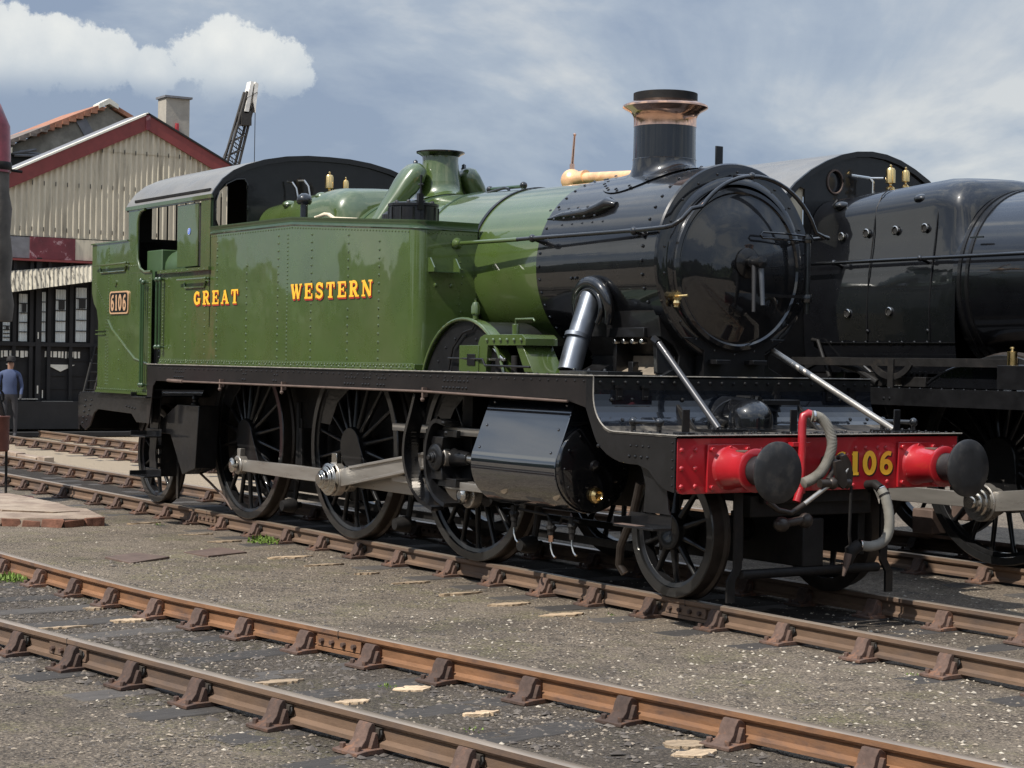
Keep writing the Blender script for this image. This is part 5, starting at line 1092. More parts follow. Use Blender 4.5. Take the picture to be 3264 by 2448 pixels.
mb.box(.13, .60, -1.44, -1.28, .555, .570).box(.13, .60, -1.285, -1.28, .555, .65).box(.13, .142, -1.44, -1.28, .555, .62).mat('bright_steel').mat('plate_steel').box(.14, .40, -1.438, -1.36, .5705, .5735)
mb.build('front_step', T, bevel=.003)
M1('tyre_steel').tube([(.15, -1.22, .85), (.05, -1.2, .62), (-.12, -1.18, .38), (-.16, -1.16, .24), (-.12, -1.14, .18)], .03, 10).build('sand_pipe', T)

# ================================================================= BLACK LOCOMOTIVE BEHIND
B = thing('tender_locomotive', 'glossy black locomotive on the far track behind the green one, with two brass whistles', 'locomotive', (0, 4, 0))
ROOF2 = [(0, 3.835), (.2, 3.82), (.4, 3.775), (.6, 3.70), (.8, 3.60), (1.0, 3.46), (1.18, 3.28), (1.30, 3.08)]
roof_sheet(B, ROOF2, -4.9, -3.05)
h2 = lambda y: interp([a for a, _ in ROOF2], [b_ for _, b_ in ROOF2], abs(y))
outer = [(-1.30, 1.55), (-1.30, 3.08)] + [(-y, z) for y, z in ROOF2[::-1][1:]] + [(y, z) for y, z in ROOF2[1:]] + [(1.30, 1.55)]
w2 = [(-1.16, 2.95), (-1.16, 3.18), (-1.05, 3.32), (-.92, 3.45), (-.86, 3.43), (-.855, 2.95)]
cir = [(-.47 + .10 * math.cos(k * PI / 10), 3.525 + .115 * math.sin(k * PI / 10)) for k in range(20)]
cf = plate_with_holes(M1('satin_black'), outer, [w2, cir], -3.07, .02).build('cab_front', B, 0)
M1('pale_cream').prism(w2, -3.09, -3.08, 'yz').build('spectacle_pane', cf, 0)  # opaque cream pane; sunlit brightness seen through the window put into its colour
M1('dark_glass').prism(cir, -3.09, -3.075, 'yz').build('spectacle_pane', cf, 0)
M1('plate_steel').tube([(-3.045, y, z) for y, z in cir + cir[:2]], .012, 6, cap=False).build('spectacle_frame', cf, 60)
mb = M1('gloss_black')
for s in (-1, 1): mb.box(-4.7, -3.07, s * 1.30, s * 1.29, 1.52, 2.35).box(-3.5, -3.07, s * 1.30, s * 1.29, 2.35, 3.08)
mb.build('cab_side', B)
mb = firebox(B, -3.04, -1.42, -1.06, 0, 2.48, .86, 3.44, .86, 3.34, 'gloss_black', 1.65, .30, .85)
fb2 = mb.build('firebox', B, 60)
for px_, z_ in ((-2.585, 2.946), (-2.247, 2.963), (-1.866, 2.971), (-1.492, 2.974), (-2.413, 2.208), (-1.861, 2.217)):
    M1('polished_steel').lathe([(.040, -.0), (.044, -.014), (.036, -.018), (.028, .02)], (px_, -.795 if z_ > 2.5 else -.86, z_), 'y', 16, cap=False).mat('interior').lathe([(0, -.002), (.03, -.003)], (px_, -.798 if z_ > 2.5 else -.863, z_), 'y', 14, cap=False).build('washout_plug', fb2)
for px_ in (-2.70, -1.62): M1('gloss_black').ball((px_, -.70, 3.25), .085, 18, .6).mat('satin_black').cyl((px_ - .12, -.70, 3.26), (px_ - .1, -.66, 3.32), .012, n=6).build('firebox_dome', fb2, 60)
mb = M1('satin_black')
for bx in (-2.16, -1.36): 
    mb.tube([(bx, -.852, 1.95), (bx, -.862, 2.25), (bx, -.845, 2.55), (bx, -.80, 2.88), (bx, -.778, 3.08), (bx, -.755, 3.2), (bx, -.69, 3.32), (bx, -.58, 3.40)], .006, 6)
mb.rivets((-2.65, -.85, 1.935), (-1.23, -.85, 1.935), 10, (0, -1, 0), .016, .014); mb.box(-2.9, -1.05, -.853, -.835, 1.928, 1.934).rivets((-2.15, -.855, 2.04), (-1.38, -.855, 2.04), 2, (0, -1, 0), .02, .015)
mb.build('cladding_band', fb2, 50)
mb = M1('gloss_black').lathe([(.85, -1.10), (.848, -1.0), (.78, 2.0), (.76, 3.4)], (0, 0, 2.48), 'x', 96, cap=False)
for bx, br in ((-1.02, .852), (-.93, .85), (.3, .822), (1.8, .785)): mb.mat('satin_black').lathe([(br - .005, -.02), (br + .006, -.018), (br + .006, .018), (br - .005, .02)], (bx, 0, 2.48), 'x', 96, cap=False).mat('gloss_black')
mb.box(-.9, -.75, -.845, -.83, 2.85, 2.865)
mb.build('boiler', B, 30)
mb = M1('gloss_black').lathe([(.77, 3.4), (.78, 3.41), (.78, 5.0), (.79, 5.02), (.79, 5.1), (.62, 5.13), (.5, 5.18), (0, 5.26)], (0, 0, 2.48), 'x', 64, cap=False); mb.build('smokebox', B, 35)
mb = M1('gloss_black').lathe([(.25, 3.3), (.24, 3.6)], (4.2, 0, 0), 'z', 40, cap=False); skirt(mb, 4.2, 0, 2.48, .78, .25, 3.3, .46, 40); mb.mat('copper').lathe([(.241, 3.6), (.26, 3.7), (.33, 3.75), (.33, 3.77), (.25, 3.8), (.22, 3.8), (.2, 3.5)], (4.2, 0, 0), 'z', 40, cap=False).build('chimney', B, 50)
for wx, rr, hh in ((-2.76, .048, .25), (-2.55, .036, .21)):
    M1('brass').cyl((wx, .0, 3.30), (wx, .0, 3.46), .012, n=8).lathe([(.02, 0), (rr * .9, .01), (rr * .9, .03), (rr * .3, .05), (rr * .3, .065), (rr, .075), (rr, hh - .05), (rr * .8, hh - .03), (rr * .25, hh - .02), (rr * .3, hh), (0, hh + .01)], (wx, .0, 3.45), 'z', 20).build('whistle', B)
M1('polished_steel').tube([(-2.98, -.10, 3.30), (-2.96, -.12, 3.36), (-2.92, -.08, 3.42), (-2.92, -.08, 3.54), (-2.95, -.1, 3.58), (-3.02, -.28, 3.60)], .016, 8).tube([(-2.95, -.1, 3.58), (-2.86, 0, 3.58)], .012, 6).build('whistle_pipe', B)
mb = M1('gloss_black').tube([(-3.0, -.93, 2.69), (4.9, -.86, 2.69)], .018, 10)
for hx in (-2.55, -1.42, .4, 2.2): mb.ball((hx, -.925, 2.69), .03, 10).cyl((hx, -.925, 2.69), (hx, -.82, 2.66), .016, n=8)
mb.build('handrail', B, 50)
M1('dirty_black').box(-3.04, -.2, -1.0, -.975, 1.715, 1.79).box(-1.71, -1.64, -1.02, -.995, 1.52, 1.78).build('reversing_rod', B, bevel=.002)
mb = M1('dirty_black'); mb = strap([(-1.68 + .27 * math.cos(R(a)), 1.84 + .22 * math.sin(R(a))) for a in range(205, 336, 13)], .055, -1.01, -.985, 'dirty_black'); mb.build('slide_link', B, 40)
mb = M1('dirty_black').tube([(-2.55, -.9, 1.75), (-2.2, -.92, 1.68), (-1.9, -.95, 1.56)], .035, 8).tube([(-2.9, -.86, 1.96), (-2.8, -.88, 1.95), (-2.55, -.95, 1.6)], .02, 8); mb.box(-2.05, -1.85, -.95, -.7, 1.53, 1.66).box(-1.6, -1.30, -.95, -.7, 1.53, 1.62)
for q in range(4): mb.cyl((-1.56 + q * .07, -.9, 1.62), (-1.56 + q * .07, -.9, 1.67), .018, n=6)
mb.build('side_pipework', B, bevel=.004)
mb = M1('concrete').box(-3.0, -1.1, -.9, .9, 1.535, 1.54).build('dusty_deck', B)
ap = [(-1.35, 1.53), (-1.25, 1.60), (-1.12, 1.665), (-.98, 1.71), (-.82, 1.735), (-.2, 1.735), (.05, 1.71), (.2, 1.66), (.32, 1.6), (.40, 1.53)]
mb = M1('gloss_black').prism(ap, -.92, -.70, 'xz'); mb.tube([(x, -.925, z) for x, z in ap], .010, 6)
for i in range(len(ap) - 1):
    for q in (.25, .75): mb.rivet((lerp(ap[i][0], ap[i + 1][0], q), -.921, lerp(ap[i][1], ap[i + 1][1], q) - .035), (0, -1, 0), .011, .009)
mb.build('splasher', B, 30)
M1('brass').cyl((-.16, -1.1, 1.735), (-.16, -1.1, 1.84), .042, n=20).lathe([(.045, 0), (.045, .012), (.015, .015), (.012, .035), (.022, .038), (.02, .05), (0, .052)], (-.16, -1.1, 1.84), 'z', 16).build('oil_pot', B)
M1('satin_black').box(-.28, .1, -1.15, -.95, 1.53, 1.735).build('oil_pot_stand', B, bevel=.004)
mb = M1('satin_black').box(-5.0, 5.3, -1.36, 1.36, 1.505, 1.52).box(-5.0, 5.3, -1.36, -1.345, 1.37, 1.505).rivets((-1.4, -1.361, 1.43), (-1.33, -1.361, 1.43), 2, (0, -1, 0), .014, .012).rivets((-1.6, -1.35, 1.521), (.3, -1.35, 1.521), 16, (0, 0, 1), .01, .01); mb.build('footplate', B)
mb = M1('dirty_black')
for s in (-1, 1): mb.prism([(-5, .72), (-5, 1.4), (5.2, 1.4), (5.2, .85), (3.2, .85), (2.9, .65)], s * .6, s * .63, 'xz')
for xx in (-4, -1.8, .5, 2.9): mb.box(xx - .3, xx + .3, -.55, .55, .7, 1.35)
mb.build('frame', B)
W2 = [-2.66, -.53, 1.6]; C2 = (.13, -.345)
for x in W2:
    for s in (-1, 1): wheel('driving_wheel', B, x, s * .82, .914, 20, s, .20, C2 if s < 0 else (.345, .13), (115, 24))
for x in (3.3, 5.0):
    for s in (-1, 1): wheel('bogie_wheel', B, x, s * .82, .457, 10, s, .12)
mb = M1('bright_steel'); p2 = [(x + C2[0], .914 + C2[1]) for x in W2]
rod(mb, p2[0], p2[1], -1.03, .12, .125, .055, (.10, .12)); rod(mb, p2[1], p2[2], -1.03, .125, .12, .055, (0, .1)); mb.box(p2[1][0] - .30, p2[1][0] - .18, -1.06, -1.0, p2[1][1] + .04, p2[1][1] + .12); mb.build('coupling_rod', B, bevel=.004)
mb = M1('bright_steel'); rod(mb, p2[1], (2.8, .914), -1.15, .17, .13, .06, (.165, .1)); mb.lathe([(.05, 0), (.05, -.03), (.03, -.05), (0, -.05)], (p2[1][0] - .19, -1.06, p2[1][1] + .03), 'y', 14); mb.rivet((p2[1][0] + .0, -1.15, p2[1][1] + .19), (0, 0, 1), .03, .05).rivet((p2[1][0] - .22, -1.03, p2[1][1] + .13), (0, 0, 1), .025, .04)
c2 = mb.build('connecting_rod', B, bevel=.004)
M1('polished_steel').lathe([(.14, 0), (.155, -.02), (.155, -.05), (.125, -.055), (.12, -.08), (.09, -.085), (.085, -.12), (.055, -.125), (.05, -.15), (0, -.15)], (p2[1][0], -1.18, p2[1][1]), 'y', 32).build('big_end', c2)
M1('gloss_black').prism([(-1.03 + .33 * math.cos(R(a)), .92 + .33 * math.sin(R(a))) for a in range(0, 360, 15)], 3.0, 4.2, 'yz').build('cylinder', B, 30)
M1('red_paint').box(5.3, 5.33, -1.3, 1.3, .82, 1.5).build('buffer_beam', B)
mb = M1('plate_steel').box(-1.6, -1.35, -.78, -.60, .20, .42).build('brake_block', B, bevel=.01); M1('plate_steel').box(-1.15, -.95, -.75, -.68, .35, .50).build('brake_block', B, bevel=.01)
M1('plate_steel').box(-2.6, 1.4, -.70, -.68, .16, .19).build('brake_pull_rod', B)

# ================================================================= SHED ON THE LEFT
XS0 = -31.0; Sd = thing('engine_shed', 'corrugated engine shed with maroon bargeboards and a dark windowed front below', 'shed', (XS0, 7.57, 0))
YC = 7.57; APZ = 7.35; SL = .484; Y0, Y1 = -5.2, 5.6
def zr(y): return APZ - SL * abs(y)
mb = M1('asbestos'); k = 0; nn = int((Y1 - Y0) / .0168); w = .137
vs = []
for i in range(nn + 1):
    y = Y0 + (Y1 - Y0) * i / nn; ph = 2 * PI * y / w; x = .026 * math.sin(ph)
    vs += [(x, y, 4.38), (x, y, zr(y) - .12)]
mb.add(vs, [(2 * i, 2 * i + 2, 2 * i + 3, 2 * i + 1) for i in range(nn)])
vs = []
for i in range(nn + 1):
    y = Y0 + (Y1 - Y0) * i / nn
    if abs(y) > 1.9: continue
    vs.append(y)
seg_ = []
for y in vs: x = .026 * math.sin(2 * PI * y / w) + .012; seg_ += [(x, y, 6.44), (x, y, max(6.45, zr(y) - .12))]
mb.add(seg_, [(2 * i, 2 * i + 2, 2 * i + 3, 2 * i + 1) for i in range(len(vs) - 1)])
mb.build('gable_cladding', Sd, 60, fixn=False)
hooks = M1('interior')
for i in range(60):
    y = Y0 + i * w * 2.0
    if y > Y1: break
    for z0 in (4.5, 5.55, 6.4):
        if z0 < zr(y) - .4: hooks.box(.03, .04, y - .008, y + .008, z0, z0 + .10)
hooks.build('hook_bolts', Sd, 0)['kind'] = 'stuff'
for s, nm in ((-1, 0), (1, 1)):
    L_ = 5.2 if s < 0 else 5.6
    mb = M1('maroon').prism([(0, APZ + .02), (0, APZ - .33), (s * L_, zr(L_) - .33), (s * L_, zr(L_) + .02)], .035, .085, 'yz'); bb = mb.build('bargeboard', Sd)
    mb = M1('verge_white' if s < 0 else 'interior').prism([(0, APZ + .022), (s * L_, zr(L_) + .022), (s * L_, zr(L_) + .068), (0, APZ + .072)], -.2, .11, 'yz').build('verge', Sd)
    M1('slate_grey').prism([(0, APZ + .0), (s * L_, zr(L_) + .0), (s * L_, zr(L_) + .07), (0, APZ + .07)], -1.3, -.2, 'yz').build('roof', Sd)
M1('crane_red').mat('maroon_flake').box(.09, .11, -.05, .05, APZ - .34, APZ + .04).build('finial', Sd)
mb = M1('black_board'); mb.box(-1.3, .0, Y0, Y0 + .1, 0, zr(Y0) - .05).box(-1.3, 0, Y1 - .1, Y1, 0, zr(Y1) - .05).box(-1.3, -1.2, Y0, Y1, 0, 4.5).build('side_wall', Sd)
def yy(v): return v - YC
mb = M1('slate_grey').box(-.02, .02, Y0, yy(4.80), 3.88, 4.36); mb.mat('asbestos').box(-.02, .02, yy(5.865), Y1, 3.88, 4.36).build('fascia', Sd)
M1('maroon_flake').box(-.03, .045, yy(4.80), yy(5.865), 3.87, 4.37).build('name_board', Sd)
M1('maroon').box(-.02, .12, Y0, Y1, 3.815, 3.862).build('fascia_rail', Sd)
# sloping corrugated awning under the fascia
mb = M1('awning_sheet'); vs = []; n = 300
for i in range(n + 1):
    y = lerp(Y0, yy(9.5), i / n); yw_ = y + YC; zt_ = interp([4.4, 6.28], [3.58, 3.80], min(yw_, 6.4)); zb_ = interp([4.4, 6.28], [3.09, 3.40], min(yw_, 6.6)); xx = .018 * math.sin(2 * PI * y / .10)
    vs += [(.36 + xx, y - .06, zb_), (.08 + xx, y + .03, zt_)]
mb.add(vs, [(2 * i, 2 * i + 2, 2 * i + 3, 2 * i + 1) for i in range(n)]); mb.build('awning', Sd, 60, fixn=False)
# dark front with tall windows
holes = [(4.58, 4.77, 1.985, 3.06), (5.0, 5.04, 2.2, 3.06), (5.11, 5.20, 1.985, 3.12), (5.435, 5.67, 1.985, 3.19), (5.915, 6.17, 2.0, 3.25), (4.21, 4.375, 1.985, 2.41)]
mb = M1('black_board').box(-.25, -.06, Y0, Y1, 0, 3.9)
for a in (4.10, 4.47, 4.86, 5.28, 5.80, 6.30, 6.8, 7.4): mb.box(-.06, .03, yy(a) - .04, yy(a) + .04, .65, 3.85)
mb.box(-.06, .05, yy(4.96), yy(5.08), 0, 3.9); mb.box(-.06, .04, Y0, Y1, 1.88, 1.97).box(-.06, .25, Y0, Y1, 0, .62)
for z0 in (.9, 1.2, 1.55): mb.box(-.06, -.045, Y0, Y1, z0, z0 + .02)
mb.build('shed_front', Sd)
for a, b_, z0, z1 in holes:
    f = M1('black_board').box(-.05, -.03, yy(a) - .02, yy(b_) + .02, z0 - .02, z1 + .02).build('window', Sd)
    mb = M1('sunlit_sheet'); n = 24; vs = []
    for i in range(n + 1): y = lerp(yy(a), yy(b_), i / n); x = -.005 + .01 * math.sin(2 * PI * y / .055); vs += [(x, y, z0), (x, y, z1)]
    mb.add(vs, [(2 * i, 2 * i + 2, 2 * i + 3, 2 * i + 1) for i in range(n)]); mb.build('pane', f, 60, fixn=False)
    mb = M1('interior')
    for q in range(1, 5):
        zz = lerp(z0, z1, q / 5); mb.box(.008, .02, yy(a), yy(b_), zz - .011, zz + .011)
    if b_ - a > .15: mb.box(.02, .025, yy(a) + .06, yy(b_) - .03, lerp(z0, z1, .62), lerp(z0, z1, .79))
    mb.build('glazing_bar', f, 0)
mb = M1('verge_white'); r_ = random.Random(4); y = 4.12  # white pieces: sunlight showing through the door gaps, put into their colour
while y < 6.02:
    wd = r_.uniform(.03, .09)
    if not (4.84 < y < 5.14): mb.box(-.055, -.035, yy(y), yy(y + wd), 1.62 + r_.uniform(-.01, .02), 1.77)
    y += wd + r_.uniform(.012, .05)
mb.prism([(yy(5.235), 1.468), (yy(5.58), 1.305), (yy(5.925), 1.465)], -.055, -.035, 'yz').prism([(yy(4.30), 1.468), (yy(4.42), 1.38), (yy(4.53), 1.47)], -.055, -.035, 'yz')
mb.box(.05, .06, yy(5.0), yy(5.03), .80, .98).box(.05, .06, yy(5.12), yy(5.14), .70, .88).box(.05, .06, yy(5.0), yy(5.025), 2.05, 2.2)
mb.build('painted_gap_light', Sd)
mb = M1('concrete').box(.04, .075, yy(4.42), yy(5.02), .66, .69).box(.04, .075, yy(5.12), yy(5.85), .60, .63).build('door_sill', Sd)
mb = M1('dirty_black')
mb.tube([(.1, yy(6.35), 1.9), (.4, yy(5.95), .7)], .03, 6).tube([(.1, yy(6.6), 1.9), (.4, yy(6.2), .7)], .03, 6)
for q in range(6): mb.tube([(.1 + .3 * q / 6, yy(6.35 - .4 * q / 6), 1.9 - 1.2 * q / 6), (.1 + .3 * q / 6, yy(6.6 - .4 * q / 6), 1.9 - 1.2 * q / 6)], .02, 6)
tag(mb.build('ladder'), 'dark ladder leaning on the black shed front', 'ladder').location = (XS0, YC, 0)
# the older building behind
O_ = thing('old_building', 'old rendered building with orange tiled verge rising behind the corrugated shed', 'building', (-36, 8.5, 0))
mb = M1('old_render').prism([(-6.5, 0), (-6.5, 5.1), (-1.57, 7.42), (0, 8.16), (3.2, 6.5), (3.2, 0)], -.4, 0, 'yz').build('gable_wall', O_)
M1('slate_grey').prism([(-.85, 7.72), (-.6, 7.83), (-.38, 7.48), (-.62, 7.36)], 0, .04, 'yz').build('patch', O_)
mb = M1('roof_tile'); N_ = 10
for i in range(N_):
    y0 = -2.0 + 1.9 * i / N_; mb.box(-.5, .12, y0, y0 + .17, 8.19 + y0 * .47, 8.28 + y0 * .47)
mb.prism([(-1.62, 7.44), (-.15, 8.12), (-.15, 8.24), (-1.62, 7.56)], -3, .1, 'yz'); mb.prism([(.15, 8.12), (3.3, 6.6), (3.3, 6.72), (.15, 8.24)], -3, .1, 'yz').build('roof', O_)
M1('verge_white').prism([(-.28, 8.10), (0, 8.24), (.25, 8.12), (.25, 8.24), (0, 8.38), (-.28, 8.22)], -.3, .14, 'yz').build('ridge_cap', O_)
mb = M1('grey_tile').prism([(-6.5, 5.18), (-1.62, 7.44), (-1.62, 7.56), (-6.5, 5.30)], -3, .25, 'yz')
for i in range(14):
    y0 = -5.5 + .28 * i; mb.box(-.3, .3, y0, y0 + .17, 8.215 + y0 * .465, 8.29 + y0 * .465)
mb.mat('asbestos').box(.1, .25, -2.95, -2.82, 6.2, 6.95).prism([(-4.2, 6.0), (-2.6, 6.76), (-2.6, 6.9), (-4.2, 6.14)], .2, .3, 'yz').build('lean_roof', O_)
mb = M1('interior').box(.01, .05, -5, -1.75, 6.0, 6.75).mat('slate_grey')
for q in range(8): a = rnd.uniform(-3.9, -1.8); mb.tube([(.1, a, rnd.uniform(6.5, 7.0)), (.15, a + .6, rnd.uniform(6.5, 7.1))], .035, 5)
mb.build('roof_timbers', O_)
Cm = thing('chimney_stack', 'square pale concrete chimney stack behind the right slope of the corrugated shed', 'chimney', (-31.9, 8.62, 0))
M1('concrete').box(-.45, .05, -.22, .40, 0, 7.96).build('stack', Cm, bevel=.01); M1('slate_grey').box(-.5, .1, -.26, .45, 7.96, 8.01).build('coping', Cm)
M1('red_paint').box(.06, .12, .02, .10, 6.6, 7.35).build('red_pipe', Cm, bevel=.01)
# lattice crane jib
K = thing('yard_crane', 'dark lattice crane jib with a white head standing behind the shed', 'crane', (-40, 14.0, 0))
mb = M1('lattice'); bse, tip = Vector((-.2, -1.0, 4.0)), Vector((0, .42, 9.55)); ax = (tip - bse); hw_ = lambda u: .25 - .10 * u
for sx_ in (-1, 1):
    for sy_ in (-1, 1): mb.cyl(bse + Vector((sx_ * .2, sy_ * hw_(0), 0)), tip + Vector((sx_ * .1, sy_ * hw_(1), 0)), .045, n=6)
for i in range(26):
    u, u2 = i / 26, (i + 1) / 26; s = 1 if i % 2 else -1
    for sx_ in (-1, 1): mb.cyl(bse + ax * u + Vector((sx_ * .15, -s * hw_(u), 0)), bse + ax * u2 + Vector((sx_ * .15, s * hw_(u2), 0)), .018, n=5)
    mb.cyl(bse + ax * u + Vector((.15, 0, 0)), bse + ax * u2 + Vector((-.15, 0, 0)), .014, n=4)
mb.box(-.16, .16, .08, .40, 8.55, 8.95)
mb.build('jib', K, 30)
M1('lattice_white').prism([(.16, 8.9), (.36, 9.85), (.46, 9.85), (.30, 8.9)], -.12, .16, 'yz').prism([(.52, 8.95), (.60, 9.8), (.50, 9.85), (.44, 9.3)], -.12, .16, 'yz').mat('lattice').lathe([(.14, -.03), (.14, .03)], (.0, .44, 9.55), 'x', 16).build('jib_head', K, 30)
M1('lattice').cyl((.05, .20, 9.1), (.0, -1.0, 6.2), .012, n=4).cyl((.05, .56, 9.4), (.05, .56, 7.42), .012, n=4).ball((.05, .56, 7.40), .09, 8).build('cable', K)
M1('dirty_black').box(-1.6, 1.2, -2.4, .2, .9, 3.2).box(-1.8, 1.4, -3.0, 1.5, .5, .9).build('crane_body', K, bevel=.03)
for a in (-2.4, -.8, .9): M1('dirty_black').lathe([(0, -.8), (.45, -.8), (.45, .8), (0, .8)], (0, a, .45), 'x', 20).build('crane_wheel', K)

# ================================================================= WATER CRANE, BRAZIER, PERSON
Wc = thing('water_crane', 'water crane with a maroon arm end and grey leather bag at the left edge', 'water crane', (-12.4, -3.6, 0))
M1('crane_red').cyl((0, 0, -.15), (0, 0, 4.3), .16, .14, 20).tube([(0, 0, 4.2), (0, .1, 4.55), (0, .5, 4.72), (0, 1.2, 4.78), (0, 1.45, 4.76), (0, 1.62, 4.68), (0, 1.70, 4.50), (0, 1.71, 4.15), (0, 1.71, 3.95)], .185, 22).build('crane_pipe', Wc, 50)
bgp = [(0, 1.71, 4.0), (0, 1.70, 3.7), (0, 1.715, 3.5), (0, 1.70, 3.2), (0, 1.72, 2.9), (0, 1.71, 2.6), (0, 1.735, 2.3), (0, 1.73, 2.10)]
M1('leather').tube(bgp, [.17, .18, .205, .20, .215, .20, .225, .21], 18).build('leather_bag', Wc, 60)
M1('dirty_black').lathe([(.19, 3.98), (.20, 4.0), (.20, 4.06), (.19, 4.08)], (0, 1.71, 0), 'z', 20).cyl((0, 1.8, 4.0), (0, 2.05, 3.98), .02, n=6).build('bag_clamp', Wc)
Bz = thing('brazier', 'rusty red brazier drum on a thin leg beneath the water crane', 'brazier', (-12.4, -1.86, -.15))
M1('rusty_red').lathe([(.17, .62), (.185, .64), (.185, 1.02), (.195, 1.04), (.195, 1.06), (.17, 1.06)], (0, 0, 0), 'z', 20).build('drum', Bz)
M1('dirty_black').cyl((.0, .16, .02), (0, .16, .66), .018, n=8).cyl((0, -.14, .02), (0, -.14, .66), .018, n=8).cyl((0, .12, 1.04), (0, .0, 1.5), .03, n=8).tube([(.0, .03 + .09 * math.cos(a * PI / 8), 1.30 + .09 * math.sin(a * PI / 8)) for a in range(17)], .012, 6).build('leg', Bz)
M1('rusty_red').lathe([(.0, .015), (.42, .015), (.44, .03), (.44, .045), (0, .055)], (0, .06, 0), 'z', 32).build('base_disc', Bz)
_sp = [(-8.85, -1.75), (-8.80, -2.0), (-8.82, -2.25), (-8.98, -2.42), (-9.06, -2.62), (-9.24, -2.8), (-9.36, -3.1), (-9.62, -3.35), (-9.7, -3.7), (-13.6, -3.9), (-13.6, -1.55), (-10.9, -1.57), (-10.2, -1.66), (-9.9, -1.56), (-9.3, -1.68)]
mb = M1('slab').prism(_sp, -.19, -.075, 'xy').prism([(-9.6, -1.75), (-9.5, -2.1), (-10.0, -2.5), (-13, -2.7), (-13, -1.7), (-10.6, -1.66)], -.08, -.060, 'xy')
mb.mat('brick')
r_ = random.Random(2)
for a, b_ in (((-8.80, -2.25), (-9.24, -2.8)), ((-9.24, -2.8), (-9.7, -3.7)), ((-8.85, -1.75), (-8.80, -2.25))):
    n = max(2, int(math.hypot(a[0] - b_[0], a[1] - b_[1]) / .22))
    for i in range(n):
        p, q = Vector(a).lerp(Vector(b_), i / n + .01), Vector(a).lerp(Vector(b_), (i + .92) / n); d = (q - p).normalized(); nx = Vector((-d.y, d.x)) * -.02 if False else Vector((d.y, -d.x)) * -1
        o1 = Vector((1, .1)).normalized() * r_.uniform(.01, .05); mb.prism([tuple(p), tuple(q), tuple(q + o1), tuple(p + o1)], -.185, -.088 + r_.uniform(-.02, .004), 'xy')
for k in range(len(mb.v)):
    x, y, z = mb.v[k]; mb.v[k] = (x + r_.uniform(-.02, .02), y + r_.uniform(-.02, .02), z + r_.uniform(-.012, .008))
tag(mb.build('crane_base', bevel=.012), 'broken concrete slab edged in red brick below the water crane', 'slab')
# low edging by the far track
mb = M1('slab')
for i in range(26): x = -31 + i * .40; w_ = .43; yo2 = rnd.uniform(-.04, .04); mb.prism([(x, 2.1 - .02 * i + yo2), (x + w_, 2.08 - .02 * i + yo2), (x + w_ - .03, 2.27 - .02 * i + yo2), (x + .03, 2.3 - .02 * i + yo2)], -.19, -.10 + rnd.uniform(-.03, .03), 'xy')
tag(mb.build('stone_edging', bevel=.01), 'low broken stone edging beside the far track at the left', 'kerb')
mb = M1('black_board').box(-34, -30.2, -2, 9, -.15, -.06)  # dark strip before the shed: shadow on the ground put into its colour
tag(mb.build('shade_strip'), kind='structure')
# person standing in front of the shed
P_ = bpy.data.objects
def person():
    me = bpy.data.meshes.new('person')
    J = [(0, 0, .95, .135), (0, 0, 1.10, .125), (0, 0, 1.28, .15), (0, 0, 1.44, .12), (0, 0, 1.52, .055), (0, .02, 1.60, .075), (0, .02, 1.70, .085), (0, -.1, .90, .095), (.04, -.11, .50, .062), (0, -.11, .09, .045), (.12, -.11, .04, .035),
         (0, .1, .90, .095), (-.03, .12, .50, .062), (-.05, .12, .09, .045), (.07, .12, .04, .035), (0, -.2, 1.42, .06), (.03, -.25, 1.15, .045), (.15, -.20, .95, .034), (.20, -.18, .90, .028), (0, .2, 1.42, .06), (-.02, .26, 1.15, .045), (.08, .24, .92, .034), (.12, .23, .86, .028)]
    Ed = [(0, 1), (1, 2), (2, 3), (3, 4), (4, 5), (5, 6), (0, 7), (7, 8), (8, 9), (9, 10), (0, 11), (11, 12), (12, 13), (13, 14), (3, 15), (15, 16), (16, 17), (17, 18), (3, 19), (19, 20), (20, 21), (21, 22)]
    bm = bmesh.new(); ly = bm.verts.layers.skin.verify(); bv = [bm.verts.new(j[:3]) for j in J]
    for a, b_ in Ed: bm.edges.new((bv[a], bv[b_]))
    bm.to_mesh(me); bm.free()
    for i, j in enumerate(J): me.skin_vertices[0].data[i].radius = (j[3], j[3] * (1.25 if i in (1, 2) else 1)); 
    me.skin_vertices[0].data[0].use_root = True
    o = bpy.data.objects.new('person', me); COL.objects.link(o); m1 = o.modifiers.new('skin', 'SKIN'); m1.use_smooth_shade = True; m2 = o.modifiers.new('sub', 'SUBSURF'); m2.levels = 1; m2.render_levels = 2
    me.materials.append(MAT['person_cloth']); return o
pm = bpy.data.materials.new('person_cloth'); pm.use_nodes = True; MAT['person_cloth'] = pm; t = pm.node_tree; tcn = t.nodes.new('ShaderNodeTexCoord'); s_ = t.nodes.new('ShaderNodeSeparateXYZ'); t.links.new(tcn.outputs['Object'], s_.inputs[0])
rp_ = t.nodes.new('ShaderNodeValToRGB'); rp_.color_ramp.interpolation = 'CONSTANT'; mr_ = t.nodes.new('ShaderNodeMath'); mr_.operation = 'DIVIDE'; mr_.inputs[1].default_value = 1.8; t.links.new(s_.outputs[2], mr_.inputs[0]); t.links.new(mr_.outputs[0], rp_.inputs[0])
rp_.color_ramp.elements[0].color = (.035, .034, .038, 1); rp_.color_ramp.elements[1].position = .54; rp_.color_ramp.elements[1].color = (.05, .07, .14, 1); e_ = rp_.color_ramp.elements.new(.845); e_.color = (.30, .17, .12, 1)
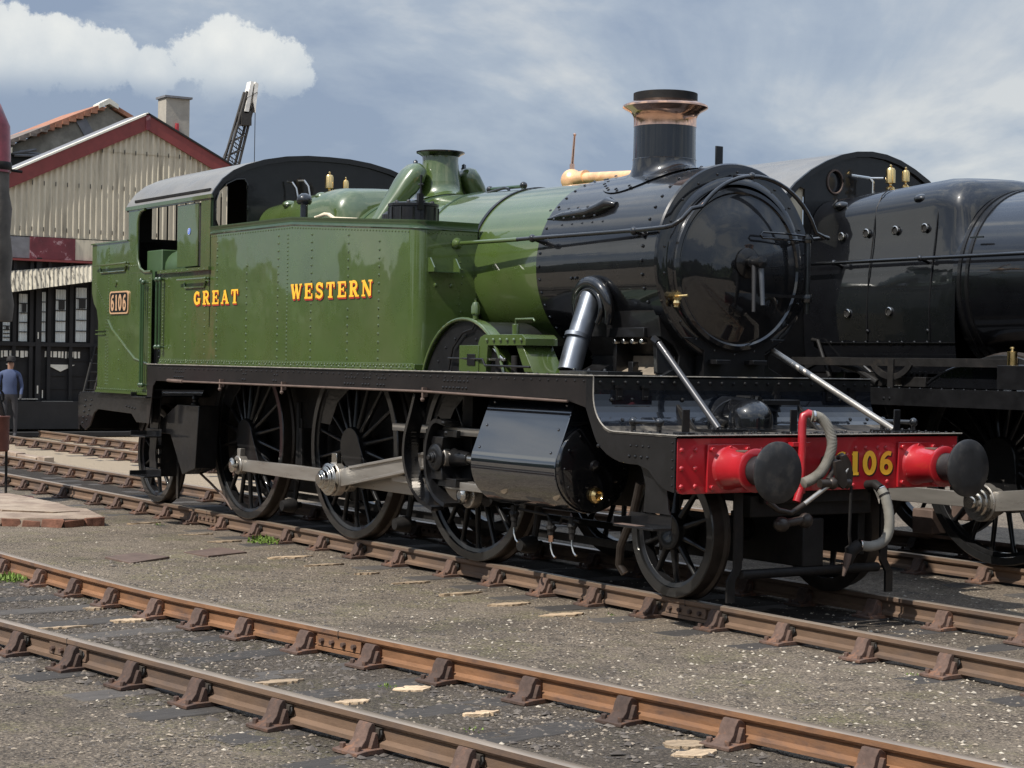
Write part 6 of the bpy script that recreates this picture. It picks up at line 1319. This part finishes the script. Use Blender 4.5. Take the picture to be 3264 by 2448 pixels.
t.links.new(rp_.outputs[0], t.nodes['Principled BSDF'].inputs['Base Color']); t.nodes['Principled BSDF'].inputs['Roughness'].default_value = .8
pr_ = person(); pr_.location = (-29.9, 4.03, -.17); pr_.rotation_euler = (0, 0, R(-20)); tag(pr_, 'person in a blue top, grey trousers and dark cap by the shed', 'person')
M1('cap_dark').lathe([(.098, -.02), (.10, .02), (.085, .07), (0, .10)], (0, .02, 1.73), 'z', 14).prism([(0.05, -.08), (.17, -.06), (.17, .08), (.05, .10)], 1.71, 1.725, 'xy').build('cap', pr_)

# ================================================================= DISTANT TREES (behind the camera, seen mirrored in the paint)
def treeline():
    r = random.Random(11); mb = M1('leaf_dark'); n = 900
    def H(a): return 6.2 + 1.6 * math.sin(a * 5.1 + 1) + 1.1 * math.sin(a * 13 + .5) + .9 * math.sin(a * 29) 
    for i in range(n):
        a = R(-200) + R(255) * i / n; D_ = 78 + 8 * r.random(); cx, cy_ = -2 + D_ * math.cos(a), D_ * math.sin(a); h = max(2.2, H(a) * r.uniform(.75, 1.08) * (1.35 if r.random() < .06 else 1)); w = r.uniform(1.2, 2.4)
        for q in range(3):
            zc_ = h * (.25 + .3 * q) ; rr = w * (1.1 - .25 * q); vs = []; px, py = cx + r.uniform(-1, 1), cy_ + r.uniform(-1, 1); k = 7
            for row, (zz, fr_) in enumerate(((-.35 * h, .7), (0, 1), (.22 * h, .75))):
                for j in range(k): b2 = 2 * PI * j / k + r.uniform(-.2, .2); vs.append((px + rr * fr_ * math.cos(b2) * r.uniform(.8, 1.2), py + rr * fr_ * math.sin(b2) * r.uniform(.8, 1.2), max(-.2, zc_ + zz * r.uniform(.8, 1.1))))
            vs.append((px, py, min(h * 1.05, zc_ + .42 * h * r.uniform(.8, 1.1))))
            mb.add(vs, [(ro * k + j, ro * k + (j + 1) % k, (ro + 1) * k + (j + 1) % k, (ro + 1) * k + j) for ro in range(2) for j in range(k)] + [(2 * k + j, 2 * k + (j + 1) % k, 3 * k) for j in range(k)])
    tag(mb.build('distant_wood', smooth=0, fixn=False), 'far dark wood round the yard', 'wood', kind='stuff')
treeline()
